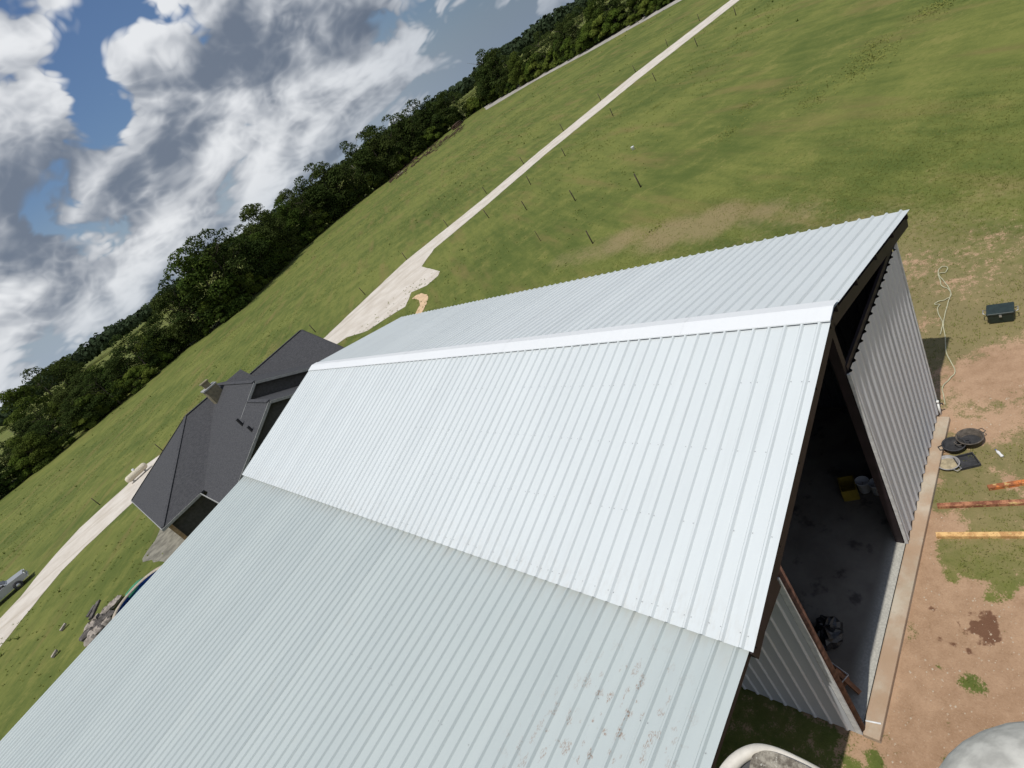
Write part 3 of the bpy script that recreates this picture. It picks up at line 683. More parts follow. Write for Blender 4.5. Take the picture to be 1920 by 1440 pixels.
# ------------------------------------------------------------------ trees
def crown_mesh(name, seed, m, H=20.0, blobs=24, leaves=230, rx=.30, z0=.16, size=.62, gap=1.0, squash=.85):
    rg = np.random.default_rng(seed); C_, Nn, Sz = [], [], []
    for b in range(blobs):
        t = rg.random()**1.25; z = H*(z0+.06+(1-z0-.14)*t)
        env = (math.sin(math.pi*min(1, (t*.86+.14)))**.55)*rx*H
        a = rg.random()*2*math.pi; rr = env*math.sqrt(rg.random())*.95
        c = np.array([rr*math.cos(a), rr*math.sin(a), z]); R = H*rg.uniform(.075, .135)*gap
        n = int(leaves*(R/(.1*H))**2); u = rg.normal(size=(n, 3)); u /= np.linalg.norm(u, axis=1)[:, None]
        u[:, 2] = np.where(u[:, 2] < -.35, -u[:, 2], u[:, 2])
        rad = R*(.72+.36*rg.random(n)**.7)
        pp = c+u*rad[:, None]*np.array([1.15, 1.15, squash]); C_.append(pp); nn = u+rg.normal(size=(n, 3))*.55+np.array([0, 0, .25]); Nn.append(nn/np.linalg.norm(nn, axis=1)[:, None]); Sz.append(size*rg.uniform(.55, 1.25, n))
    C_ = np.concatenate(C_); Nn = np.concatenate(Nn); Sz = np.concatenate(Sz)
    a = np.cross(Nn, rg.normal(size=Nn.shape)); a /= np.linalg.norm(a, axis=1)[:, None]; b = np.cross(Nn, a)
    a *= Sz[:, None]*.5; b *= Sz[:, None]*.34
    V = np.stack([C_-a, C_-b*.9+a*.1, C_+a, C_+b], 1).reshape(-1, 3)
    Q = np.arange(len(V), dtype=np.int32).reshape(-1, 4)
    me = bpy.data.meshes.new(name); np_mesh(me, V, Q); me.materials.append(m); return me
def trunk_mesh(name, seed, m, H=20.0, top=.72, r=.26, limbs=9):
    rg = random.Random(seed); mb = MB(); pts = [(0, 0, -.3)]; x = y = 0
    for k in range(1, 6): x += rg.uniform(-.25, .25); y += rg.uniform(-.25, .25); pts.append((x, y, H*top*k/5))
    mb.tube(pts, [r*1.25, r, r*.85, r*.65, r*.45, r*.15], 8)
    for k in range(limbs):
        i = rg.randint(1, 4); p = Vector(pts[i]).lerp(Vector(pts[i+1]), rg.random()); a = rg.uniform(0, 6.28); l = H*rg.uniform(.14, .26)
        m1 = p+Vector((math.cos(a)*l*.5, math.sin(a)*l*.5, l*.3)); e = p+Vector((math.cos(a)*l, math.sin(a)*l, l*.75))
        mb.tube([p, m1, e], [r*.4, r*.26, r*.06], 6)
    return meshdata(name, mb.v, mb.f, m, True)
variants = []
spec = [(0, 34, 220, .30, 1.0), (0, 38, 200, .27, .92), (1, 34, 210, .33, 1.0), (1, 30, 230, .29, 1.05), (2, 34, 205, .31, .95), (0, 42, 115, .34, .72), (2, 32, 215, .27, 1.05)]
for i, (mi, nb, lv, rx, gapk) in enumerate(spec):
    variants.append((trunk_mesh('trunk', 50+i, M_bark), crown_mesh('crown', 20+i, M_leaf[mi], blobs=nb, leaves=lv, rx=rx, gap=gapk, z0=(-.03 if i != 5 else .06)), ['dark green', 'dark slender', 'mid green broad', 'mid green rounded', 'olive green', 'open-crowned dark', 'yellowish olive'][i]))
base_px = [(-60, 990), (0, 940), (60, 893), (190, 790), (260, 735), (330, 670), (430, 600), (500, 535), (560, 475), (640, 405), (740, 330), (830, 255), (900, 205), (1000, 150), (1100, 95), (1270, 0), (1400, -75)]
tlist = [(-24, 160, 10), (-17, 160, 9.5), (-9.6, 160, 9.5), (-3.6, 161, 10), (4.0, 161, 10.9), (14.3, 167, 13.6), (19.4, 171, 13.4), (28.1, 168, 16.6), (33, 166, 18.5), (40.5, 166, 21.5), (47, 170, 22.5), (52.9, 175, 22.0), (58.2, 179, 19.0), (66.7, 187, 20.5), (77.6, 197, 21.5), (82.7, 201, 17.0), (90.4, 206, 19.0), (96.7, 209, 20.8), (103, 213, 19.5), (109, 216, 22.5), (118.9, 218, 24.0), (127.9, 217, 19.5), (137.3, 216, 24.0), (146.8, 215, 22.8), (154.1, 218, 21.3), (162, 220, 20.5), (169.9, 223, 22.3), (178, 227, 20.0), (187, 230, 21.0), (195.3, 233, 21.2), (201.8, 230, 20.8), (208, 226, 18.5), (213, 223, 16.5), (214, 208, 17.5), (210, 195, 21.8), (206, 186, 19.6), (203, 178, 15.0), (200, 170, 14.2), (197, 160, 13.4), (193, 151, 14.6), (190, 142, 13.2), (187, 135, 14.8), (184, 128, 14.0), (182, 122, 15.4), (179, 114, 13.8), (176, 106, 14.5), (173, 97, 13.5), (170, 88, 14.0)]
trees = []
rnd = random.Random(8)
for i, (x, y, h) in enumerate(tlist):
    ny_ = 1 if i < 33 else 0
    trees.append((x+rnd.uniform(-1, 1)+(3.5 if not ny_ else 0), y+rnd.uniform(0, 2.5), h*(rnd.uniform(1.0, 1.07) if h > 21 else rnd.uniform(.86, 1.0))))
    # a second, slightly lower one fills behind
    trees.append((x+(4.5 if ny_ else 9)+rnd.uniform(-1.5, 1.5), y+(8 if ny_ else 3)+rnd.uniform(-2, 2), h*rnd.uniform(.74, .92)))
for k_ in range(16): trees.append((-30+k_*3.4+rnd.uniform(-1, 1), 168+rnd.uniform(0, 14)+k_*.6, rnd.uniform(9.5, 12)))
trees.sort(key=lambda t: math.atan2(t[0]-CAM[0], t[1]-CAM[1]))
SEQ = [0, 2, 5, 0, 3, 1, 4, 0, 6, 2, 1, 0, 3, 4, 0, 5, 2, 1]
for i, (x, y, h) in enumerate(trees):
    v = variants[5] if abs(x-45) < 5 and h > 19 else variants[SEQ[(i*5+i//7) % len(SEQ)]]
    t = empty('tree', (x, y, 0), rnd.uniform(0, 6.28)); s = h/20.0; k = s*rnd.uniform(1.0, 1.22) if h > 12 else s*1.35
    t.scale = (k, k, s)
    place('trunk', v[0], t); place('crown', v[1], t)
    tag(t, f'{v[2]} tree, {nth(i+1)} from the left in the far tree line', 'tree', 'trees along the far edge of the field')
# pale-barked tree leaning out of the tree line
g = gp(690, 345); t = empty('tree', (g[0]+1, g[1]+1, 0)); mb = MB()
mb.tube([(0, 0, -.3), (-.4, -.3, 4), (-1.2, -.6, 8), (-2.6, -1, 12), (-3.6, -1.2, 15)], [.38, .34, .28, .2, .06], 8)
mb.tube([(-.6, -.4, 5), (.9, -.8, 8), (1.6, -1.2, 12)], [.2, .15, .05], 6).tube([(-1.8, -.8, 10), (-.6, -1.4, 13), (0, -1.5, 15.5)], [.16, .11, .04], 6).tube([(-1.2, -.6, 8), (-3.6, -1.6, 10.5), (-5, -2, 12.5)], [.16, .1, .04], 6)
mb.build('trunk', M_whitebark, t, True)
cr = place('crown', crown_mesh('crown', 77, M_leaf[2], H=17, blobs=12, leaves=60, rx=.26, z0=.45, size=.55, gap=.75), t); cr.location = (-1.2, .5, 0)
tag(t, 'white-barked thinly leaved tree leaning out of the tree line', 'tree')
# far trees at the left, hazy and tall
for i, (x, y, h) in enumerate([(-2, 262, 21), (4, 266, 19), (9, 300, 18), (14, 330, 17.5), (-10, 258, 20)]):
    v = variants[[5, 0, 1, 0, 2][i]]; t = empty('tree', (x, y, 0), i*1.3); s = h/20; t.scale = (s*1.1, s*1.1, s)
    place('trunk', v[0], t); place('crown', v[1], t)
    tag(t, f'tall tree behind the tree line at the left edge of the picture, {ordn[i]} of five', 'tree', 'trees behind the tree line')
# shrubs at the foot of the tree line
shrub_me = [crown_mesh('foliage', 90+k, M_leaf[3 if k < 2 else 1], H=3.0, blobs=11, leaves=90, rx=.62, z0=.05, size=.34, gap=2.0, squash=.8) for k in range(3)]
stem_me = trunk_mesh('stem', 95, M_bark, 3.0, .6, .05, 5)
k = 0
bp_ = [np.array(p, float) for p in base_px]
for a, b in zip(bp_[:-1], bp_[1:]):
    ga, gb = gp(*a), gp(*b); n = int(np.linalg.norm(gb-ga)/2.6)
    for j in range(n):
        if rnd.random() < .12: continue
        p = ga+(gb-ga)*(j+rnd.random()*.6)/n; dirn = (p-CAM)[:2]; dirn /= np.linalg.norm(dirn)
        back = rnd.random() < .45; p[:2] += dirn*(rnd.uniform(4, 9) if back else rnd.uniform(.8, 3)); s = rnd.uniform(1.5, 2.6) if back else rnd.uniform(.6, 1.4)
        t = empty('shrub', (p[0], p[1], 0), rnd.uniform(0, 6)); t.scale = (s*1.1, s*1.1, s)
        place('stem', stem_me, t); place('foliage', shrub_me[k % 3], t); k += 1
        tag(t, f'{["dark", "yellow green", "bright green"][k % 3]} shrub, {nth(k)} from the left at the foot of the tree line', 'shrub', 'shrubs at the foot of the tree line')
# far wood as one mass
rg = np.random.default_rng(5); VV = []; 
for i in range(1500):
    az = math.radians(rg.uniform(-14, 74)); D = rg.uniform(700, 860) if rg.random() < .75 else rg.uniform(860, 1100)
    h = rg.uniform(15, 22)*(1+.10*math.sin(az*23)+.08*math.sin(az*61)); r = rg.uniform(4, 7)
    c = np.array([CAM[0]+D*math.sin(az), CAM[1]+D*math.cos(az), 0]); n = 46
    u = rg.normal(size=(n, 3)); u /= np.linalg.norm(u, axis=1)[:, None]; u[:, 2] = np.abs(u[:, 2])*rg.choice([1, 1, -.6], n)
    pp = c+np.array([0, 0, h*.55])+u*np.array([r, r, h*.45]); nn = u+rg.normal(size=(n, 3))*.3; a = np.cross(nn, rg.normal(size=(n, 3))); a /= np.linalg.norm(a, axis=1)[:, None]; b = np.cross(nn, a); b /= np.linalg.norm(b, axis=1)[:, None]
    sz = rg.uniform(1.2, 2.6, n)[:, None]
    VV.append(np.stack([pp-a*sz, pp-b*sz, pp+a*sz, pp+b*sz], 1).reshape(-1, 3))
VV = np.concatenate(VV); me = bpy.data.meshes.new('far_wood'); np_mesh(me, VV, np.arange(len(VV), dtype=np.int32).reshape(-1, 4)); me.materials.append(M_leaf[4])
o = place('far_wood', me); tag(o, 'far dark wood along the horizon', 'woodland', kind='stuff')

# ------------------------------------------------------------------ grass tufts and weeds (uncountable)
def tufts(name, N, region, hmin, hmax, blades, m, seed, dens=None, lean=.5, wid=.014):
    rg = np.random.default_rng(seed); x = rg.uniform(region[0], region[1], N); y = rg.uniform(region[2], region[3], N)
    keep = ~((x > -20) & (x < 4.9) & (y > -.2) & (y < 24.6))
    if dens is not None: keep &= rg.random(N) < dens(x, y)
    x, y = x[keep], y[keep]; n = len(x); V = []
    for b in range(blades):
        a = rg.random(n)*2*np.pi; h = rg.uniform(hmin, hmax, n); r0 = rg.uniform(0, .05, n); bx = x+np.cos(a)*r0; by = y+np.sin(a)*r0
        t = a+rg.normal(size=n)*.6; tx = bx+np.cos(t)*h*lean; ty = by+np.sin(t)*h*lean; px_, py_ = -np.sin(t)*wid, np.cos(t)*wid
        V.append(np.stack([np.stack([bx-px_, by-py_, np.full(n, -.005)], -1), np.stack([bx+px_, by+py_, np.full(n, -.005)], -1), np.stack([tx, ty, h], -1)], 1))
    V = np.concatenate(V).reshape(-1, 3); me = bpy.data.meshes.new(name); np_mesh(me, V, np.arange(len(V), dtype=np.int32).reshape(-1, 3)); me.materials.append(m)
    return place(name, me)
gd = lambda x, y: np.clip(1-soil_fn(x, y)*1.7, 0, 1)*np.clip(1.15-dry_fn(x, y)*.8, 0.1, 1)*np.clip(.35+1.5*(fbm(x*.5, y*.5, 3)-.3), .1, 1)*np.clip((30-np.hypot(x-2, (y-0)*.9))/22, 0, 1)
o = tufts('near_grass', 330000, (-7, 30, -7, 30), .025, .065, 3, M_blade, 1, gd, .8, .011); tag(o, 'short grass around the barn', 'grass', kind='stuff')
fd = lambda x, y: np.clip((fbm(x*.09+2, y*.09+7, 4)-.36)*3.2, 0, 1)*(1-((y > 38)*(y < 76)*(np.abs(y-(66-.16*x)) < 9)))*(1-((x > -11)*(x < 9)*(y > 30)*(y < 53)))
o = tufts('field_grass', 26000, (-30, 120, 24, 140), .06, .15, 4, M_weed, 2, fd, .9, .04); tag(o, 'rough pasture grass of the field', 'grass', kind='stuff')
wd = lambda x, y: np.clip((fbm(x*.06+12, y*.06+3, 4)-.50)*3.0, 0, 1)*(1-((y > 38)*(y < 76)*(np.abs(y-(66-.16*x)) < 9)))*(1-((x > -11)*(x < 9)*(y > 30)*(y < 53)))
o = tufts('weeds', 1600, (-40, 170, 20, 190), .18, .38, 9, M_weed, 3, wd, .9, .07); tag(o, 'scattered weed clumps in the field', 'weeds', kind='stuff')
VC = []
for (x, y, s) in [(1605, 132, 1.3), (1640, 105, 1.1), (1632, 88, .9), (1365, 250, .8), (1400, 200, .7), (1770, 8, 1.2), (1740, 20, .8), (1233, 427, .5), (1520, 190, .8), (1480, 170, .7), (1095, 277, .6), (1230, 200, .5)]:
    g = gp(x, y); rg = np.random.default_rng(int(x*7+y))
    for k in range(int(190*s)):
        c = g+np.array([rg.normal()*1.1*s, rg.normal()*.8*s, 0]); h = rg.uniform(.05, .15)*s**.5; a = rg.uniform(0, 6.28); wd_ = rg.uniform(.03, .07)
        t_ = np.array([math.cos(a), math.sin(a), 0]); n_ = np.array([-math.sin(a), math.cos(a), 0])*wd_
        b0 = c+np.array([0, 0, h*rg.uniform(0, .5)])
        VC += [b0-n_, b0+n_, b0+t_*h*.9+np.array([0, 0, h*.7])]
VC = np.array(VC); me = bpy.data.meshes.new('weed_patches'); np_mesh(me, VC, np.arange(len(VC), dtype=np.int32).reshape(-1, 3)); me.materials.append(M_blade)
o = place('weed_patches', me); tag(o, 'taller weed patches in the grass beyond the barn', 'weeds', kind='stuff')

rg = np.random.default_rng(17); VS = []; QS = []
px_ = rg.uniform(-6, 6, 9000); py_ = rg.uniform(-6, .0, 9000); ok_ = (soil_fn(px_, py_) > .6) & (py_ < -.25) & (rg.random(9000) < .45)
for x, y in zip(px_[ok_], py_[ok_]):
    r = .008+.022*rg.random()**3; k = len(VS)
    VS += [(x-r, y, 0), (x, y-r*.8, 0), (x+r, y, 0), (x, y+r*.8, 0), (x+r*.2, y, r*.8)]
    QS += [(k, k+1, k+4), (k+1, k+2, k+4), (k+2, k+3, k+4), (k+3, k, k+4)]
me = bpy.data.meshes.new('pebbles'); np_mesh(me, np.array(VS), np.array(QS, np.int32)); me.materials.append(M_ledge)
o = place('pebbles', me); tag(o, 'small stones scattered over the bare yard soil', 'pebbles', kind='stuff')

# ------------------------------------------------------------------ brush and logs at the tree line
def log_pile(x, y, n, ln, label, m, seed, rz):
    g = gp(x, y); rg = random.Random(seed); t = empty('log_pile', g, rz); k = 0
    for lay in range(3):
        for j in range(n-lay):
            rr = rg.uniform(.25, .42); yy = (j-(n-lay)/2)*.8+rg.uniform(-.1, .1); zz_ = .35+lay*.6; l = ln*rg.uniform(.7, 1.05)
            MB().tube([(-l/2, yy, zz_), (l/2+rg.uniform(-.5, .5), yy+rg.uniform(-.3, .3), zz_+rg.uniform(-.1, .1))], [rr, rr*.85], 8).build('log', m, t, True)
    tag(t, label, 'log pile', 'piles at the foot of the trees')
log_pile(858, 238, 4, 11, 'brown log pile at the foot of the trees, upper of two', M_logs, 1, .35)
log_pile(752, 318, 4, 7, 'short brown log pile at the foot of the trees, lower of two', M_logs, 2, .2)
t = place('fallen_log', meshdata('fallen_log', *(lambda m_: (m_.v, m_.f))(MB().tube([(-2.4, 0, .28), (0, .2, .3), (2.4, .1, .26)], [.3, .28, .2], 8)), M_palelog, True), None, gp(752, 326), (0, 0, .3)); tag(t, 'pale barkless log lying in front of the lower log pile', 'log')
mbs = MB(); rg = random.Random(9)
for i in range(150):
    u_ = rg.random(); g = gp(735+u_*135+rg.uniform(-4, 4), 338-u_*100+rg.uniform(-5, 5)); a = rg.uniform(-.6, .6); l = rg.uniform(1, 4)
    mbs.tube([(g[0]-l/2*math.cos(a), g[1]-l/2*math.sin(a), rg.uniform(.1, .7)), (g[0]+l/2*math.cos(a), g[1]+l/2*math.sin(a), rg.uniform(.1, 1.1))], rg.uniform(.05, .16), 5)
o = mbs.build('brush', M_logs); tag(o, 'tangled brush and branches along the foot of the trees', 'brush', kind='stuff')

# ------------------------------------------------------------------ propane tank, pool, rubble, truck beyond the barn
g = gp(264, 893); t = empty('propane_tank', g, math.radians(6)); t.scale = (.82, .82, .82); tag(t, 'cream horizontal propane tank beside the drive behind the house', 'propane tank')
mb = MB(); pr = [(0, -1.65), (.22, -1.62), (.38, -1.5), (.47, -1.3), (.48, -1.2), (.48, 1.2), (.47, 1.3), (.38, 1.5), (.22, 1.62), (0, 1.65)]
mb.lathe(pr, n=20); o = mb.build('tank_body', M_tank, t, True); o.rotation_euler = (0, math.pi/2, 0); o.location = (0, 0, .78)
MB().lathe([(0, .32), (.18, .28), (.2, 0)], (0, 0, 1.22), 14).build('valve_dome', M_trim, t, True)
for s in (-1, 1): MB().box(s*.95-.1, s*.95+.1, -.35, .35, -.02, .42).build('foot', M_conc, t)

_A, _B, _C = (gp(x, y, .92)[:2] for x, y in ((313, 1060), (268, 1086), (214, 1154)))
_m = np.array([2*(_B-_A), 2*(_C-_A)]); _c = np.linalg.solve(_m, [(_B@_B)-(_A@_A), (_C@_C)-(_A@_A)]); PR = float(np.linalg.norm(_c-_A))
pc = _c; pool = empty('garden_pool', (pc[0], pc[1], 0)); tag(pool, 'round blue above-ground pool with tan rim just beyond the side roof', 'pool')
# the rim's far arc shows at (225..300, 1060..1110)
MB().lathe([(PR-.1, -.02), (PR-.1, .9), (PR-.14, .9)], n=48).build('pool_wall', M_bluepl, pool, True)
MB().lathe([(PR-.16, .88), (PR-.15, .96), (PR+.07, .96), (PR+.09, .88)], n=48).build('rim', M_rim, pool, True)
MB().lathe([(0, .66), (PR-.12, .66)], n=48).build('water', M_blue, pool, True)
a0 = pc; fg = gp(252, 1106, .75); fl = empty('pool_float', (fg[0], fg[1], .66), .35); print('POOL', pc, PR); tag(fl, 'bright green inflatable float at the pool rim', 'pool float')
mb = MB(); mb.tube([(-.75, -.15, .16), (-.4, .0, .18), (0, .05, .18), (.45, .0, .18), (.8, -.2, .16)], [.10, .17, .18, .17, .1], 12); mb.build('air_chamber', M_green, fl, True)
MB().tube([(-.6, -.25, .14), (0, -.2, .15), (.6, -.35, .14)], [.08, .12, .08], 10).build('air_chamber', M_green, fl, True)
rg = random.Random(21)
for i, (x, y, s) in enumerate([(172, 1192, .55), (180, 1178, .6), (188, 1165, .5), (196, 1170, .6), (186, 1190, .55), (205, 1150, .5), (210, 1160, .55), (218, 1135, .45), (224, 1128, .4), (195, 1182, .5), (204, 1172, .5), (178, 1202, .5)]):
    g = gp(x, y); mb = MB(); n = 9; pr = []
    for a in range(6):
        for b in range(n):
            th = math.pi*a/5; ph = 2*math.pi*b/n; r = s*rg.uniform(.75, 1.1)
            pr.append((r*math.sin(th)*math.cos(ph)*1.2, r*math.sin(th)*math.sin(ph), s*.45+r*.6*math.cos(th)))
    Fq = [(a*n+b, a*n+(b+1) % n, (a+1)*n+(b+1) % n, (a+1)*n+b) for a in range(5) for b in range(n)]
    o = mb.add(pr, Fq).build('boulder', M_rubble if i % 3 else M_rubdark); o.location = tuple(g); o.rotation_euler = (0, 0, rg.uniform(0, 6))
    tag(o, f'{"grey" if i % 3 else "dark"} boulder in the rubble heap beyond the side roof, {nth(i+1)} from its lower left', 'boulder', 'boulders in the rubble heap')
for i, (x0, y0, x1, y1) in enumerate([(182, 1168, 198, 1148), (188, 1172, 205, 1140), (116, 1184, 128, 1172), (100, 1234, 112, 1222)]):
    a, b = gp(x0, y0), gp(x1, y1); z = .75 if i < 2 else .1
    o = MB().bar((a[0], a[1], z), (b[0], b[1], z+.12), .28, .14).build('plank', M_rubdark if i < 2 else M_rubble)
    tag(o, ['dark plank lying on the rubble heap', 'second dark plank across the rubble heap', 'pale plank on the grass left of the rubble', 'pale plank nearest the side roof edge at left'][i], 'plank', 'planks near the rubble heap')

# pickup truck, parked along the drive
g = gp(62, 1083); tr = empty('pickup_truck', (g[0]-2.9, g[1]+.9, 0), 0.02); tag(tr, 'silver grey pickup truck parked beside the drive at the left edge', 'pickup truck')
def extr(prof, y0, y1):
    k = len(prof); V = [(x, y0, z) for x, z in prof]+[(x, y1, z) for x, z in prof]
    return V, [tuple(range(k)), tuple(range(2*k-1, k-1, -1))]+[(i, i+k, (i+1) % k+k, (i+1) % k) for i in range(k)]
body = [(2.75, .45), (2.8, .75), (2.72, 1.02), (1.35, 1.15), (-.75, 1.15), (-.75, 1.12), (-2.7, 1.12), (-2.75, .5), (-2.2, .42), (2.2, .42)]
o = MB().add(*extr(body, -.95, .95)).build('body', M_truck, tr); bevel(o, .06, 3)
cab = [(1.3, 1.15), (.62, 1.78), (.4, 1.84), (-.55, 1.84), (-.75, 1.76), (-.85, 1.15)]
o = MB().add(*extr(cab, -.82, .82)).build('cab', M_trucktop, tr); bevel(o, .06, 3)
MB().add([(1.22, -.7, 1.24), (1.22, .7, 1.24), (.68, .66, 1.74), (.68, -.66, 1.74)], [(0, 1, 2, 3)]).build('windscreen', M_glass, tr, loc=(.03, 0, .02))
for s in (-1, 1):
    MB().add([(1.0, s*.84, 1.2), (.55, s*.84, 1.72), (.15, s*.84, 1.74), (.15, s*.84, 1.2)], [(0, 1, 2, 3)]).build('side_window', M_glass, tr)
    MB().add([(.08, s*.84, 1.2), (.08, s*.84, 1.74), (-.55, s*.84, 1.74), (-.7, s*.84, 1.2)], [(0, 1, 2, 3)]).build('side_window', M_glass, tr)
    MB().box(2.62, 2.82, s*.72-.16, s*.72+.16, .78, .95).build('headlight', M_white, tr)
    MB().box(-2.7, -.85, s*.86-.07, s*.86+.07, 1.13, 1.42).build('bed_side', M_truck, tr)
    MB().box(.95, 1.1, s*.98-.09, s*.98+.09, 1.2, 1.38).build('mirror', M_darkmetal, tr)
    for x in (1.75, -1.75):
        wlr = MB().lathe([(.2, -.13), (.38, -.13), (.42, -.08), (.42, .08), (.38, .13), (.2, .13)], n=20).build('wheel', M_rubber, tr, True, (x, s*.88, .42), (math.pi/2, 0, 0))
        MB().lathe([(0, .10), (.2, .12), (.2, -.12), (0, -.10)], n=14).build('rim', M_metal, wlr, True)
MB().box(-2.78, -2.70, -.8, .8, .55, 1.4).build('tailgate', M_truck, tr)
MB().box(2.72, 2.86, -.9, .9, .42, .6).build('bumper', M_metal, tr)

# ------------------------------------------------------------------ things in front of the barn
def beam_on_ground(px0, px1, total, wdt, h, m, label):
    a, b = gp(*px0), gp(*px1); d = (b-a)[:2]; d /= np.linalg.norm(d); e = a[:2]+d*total; rz = math.atan2(d[1], d[0])
    t = empty('steel_channel', (a[0], a[1], 0), rz); tag(t, label, 'steel channel', 'rusty steel channels on the ground')
    MB().box(0, total, -wdt/2, wdt/2, h*.78, h).build('web', m, t)
    for s in (-1, 1): MB().box(0, total, s*wdt/2-.012, s*wdt/2+.012, .0, h*.985).build('flange', m, t)
beam_on_ground((1853, 917), (1920, 907), 4.2, .088, .09, M_orange, 'bright orange rusty steel channel on the ground, uppermost of three')
beam_on_ground((1758, 951), (1920, 944), 4.8, .088, .09, M_rust, 'brown red rusty steel channel on the ground, middle of three')
beam_on_ground((1756, 1006), (1920, 1005.5), 4.8, .10, .09, M_yellow, 'pale yellow worn steel channel on the ground, nearest of three')

def tub(x, y, r, h, label, m_out, m_in, fill=None, handles=2):
    g = gp(x, y, h); t = empty('rubber_tub', (g[0], g[1], 0), rnd.uniform(0, 3)); tag(t, label, 'tub', 'round tubs beside the concrete ledge')
    MB().lathe([(0, 0), (r*.80, 0), (r*.93, h*.9), (r*1.03, h*.92), (r*1.05, h), (r*.97, h+.008), (r*.92, h*.95), (r*.78, .04), (0, .04)], n=30).build('tub_wall', m_out, t, True)
    if fill is not None: MB().lathe([(0, fill), (r*.83, fill)], n=24).build('residue', m_in, t, True)
    for k in range(handles):
        a = math.pi*k; c, s = math.cos(a), math.sin(a)
        MB().tube([(c*r*1.0-s*.08, s*r*1.0+c*.08, h*.9), (c*(r+.09)-s*.06, s*(r+.09)+c*.06, h*.93), (c*(r+.09)+s*.06, s*(r+.09)-c*.06, h*.93), (c*r+s*.08, s*r-c*.08, h*.9)], .012, 6).build('handle', m_out, t, True)
tub(1818, 818, .285, .24, 'black rubber tub farthest from the concrete ledge', M_muddyrubber, M_rubber, .06)
tub(1788, 832, .25, .20, 'black rubber tub against the concrete ledge, middle of three', M_rubber, M_rubber, .05)
tub(1777, 867, .245, .11, 'shallow grey pan with muddy inside against the concrete ledge', M_panpaint, M_panin, .05)
g = gp(1813, 867); t = empty('square_tray', (g[0], g[1], 0), .5); t.scale = (.75, .75, .8); tag(t, 'square black plastic tray lying beside the tubs', 'tray')
o = MB().box(-.27, .27, -.27, .27, 0, .02).build('tray_floor', M_rubber, t)
for s in (-1, 1):
    MB().box(-.29, .29, s*.28-.015, s*.28+.015, 0, .11).build('tray_side', M_rubber, t); MB().box(s*.28-.015, s*.28+.015, -.263, .263, 0, .108).build('tray_side', M_rubber, t)

a, b = gp(1853, 606), gp(1904, 600); d = (b-a)[:2]; ln = np.linalg.norm(d); d /= ln
t = empty('storage_box', ((a[0]+b[0])/2, (a[1]+b[1])/2, 0), math.atan2(d[1], d[0])); tag(t, 'black green plastic storage box with metal handles on the grass', 'storage box')
o = MB().add([(x*(.46 if z == 0 else .5)*ln*1.0, y*(.21 if z == 0 else .24)+.14, z*.34) for z in (0, 1) for y in (-1, 1) for x in (-1, 1)], [(0, 2, 3, 1), (4, 5, 7, 6), (0, 1, 5, 4), (2, 6, 7, 3), (0, 4, 6, 2), (1, 3, 7, 5)]).build('box_body', M_box, t); bevel(o, .04, 3)
o = MB().box(-ln*.52, ln*.52, -.12, .40, .33, .41).build('lid', M_box, t); bevel(o, .03, 3)
for s in (-1, 1): MB().tube([(s*ln*.5, .04, .30), (s*ln*.5+s*.09, .05, .34), (s*ln*.5+s*.09, .23, .34), (s*ln*.5, .24, .30)], .012, 6).build('handle', M_metal, t, True)
MB().box(-.03, .03, -.135, -.115, .27, .34).build('latch', M_metal, t)

s4 = .28125
hp_px = [(1395, 1350), (1385, 1290), (1378, 1235), (1430, 1175), (1462, 1130), (1430, 1060), (1402, 1000), (1396, 900), (1384, 830), (1390, 770), (1410, 690), (1432, 610), (1418, 570), (1380, 520), (1350, 480), (1358, 445), (1385, 430), (1412, 440), (1395, 470), (1350, 478), (1362, 520), (1372, 560), (1415, 580), (1436, 620), (1400, 650), (1340, 668), (1328, 684), (1362, 684), (1345, 705), (1352, 750), (1378, 800), (1372, 850), (1360, 890)]
P = [gp(1380+x*s4, 380+y*s4) for x, y in hp_px]
sm = []
for i in range(len(P)-1):
    p0, p1, p2, p3 = P[max(i-1, 0)], P[i], P[i+1], P[min(i+2, len(P)-1)]
    for k in range(5):
        u = k/5; sm.append(.5*((2*p1)+(-p0+p2)*u+(2*p0-5*p1+4*p2-p3)*u*u+(-p0+3*p1-3*p2+p3)*u**3))
o = MB().tube([(p[0], p[1], .025+.02*math.sin(i*.7)**2) for i, p in enumerate(sm)], .016, 6).build('garden_hose', M_hose, None, True); tag(o, 'pale garden hose snaking over the grass from the barn corner', 'hose')
g = gp(1764, 778); t = empty('water_pipe', (g[0], g[1], 0)); tag(t, 'white plastic standpipe at the barn corner', 'pipe')
MB().tube([(0, 0, -.1), (0, 0, .50)], .026, 10).build('riser', M_pvc, t, True); MB().tube([(0, 0, .48), (0, 0, .55)], .036, 10).build('pipe_cap', M_pvc, t, True)
MB().tube([(0.02, -.02, .40), (.09, -.07, .38), (.10, -.08, .30)], .016, 8).build('tap', M_darkmetal, t, True)
g = gp(1874, 852); t = empty('plastic_bottle', (g[0], g[1], 0), .6); t.scale = (.75, .75, .75); tag(t, 'crumpled clear white plastic bottle on the grass beyond the tubs', 'bottle')
o = MB().lathe([(0, -.16), (.045, -.16), (.05, -.12), (.04, -.05), (.05, .03), (.045, .09), (.02, .13), (.018, .17), (0, .17)], n=12).build('bottle_body', M_white, t, True, (0, 0, .05), (0, math.pi/2, 0))
MB().lathe([(0, .17), (.022, .17), (.022, .2), (0, .2)], n=10).build('bottle_cap', M_bluepl, t, True, (0, 0, .05), (0, math.pi/2, 0))
g = gp(1188, 281); o = MB().lathe([(0, 0), (.15, 0), (.17, .34), (.175, .36), (0, .365)], n=16).build('bucket', M_white, None, True); o.location = tuple(g); tag(o, 'small white bucket standing alone out in the grass', 'bucket')
g0, g1 = gp(1622, 1351, .165), gp(1652, 1357, .165)
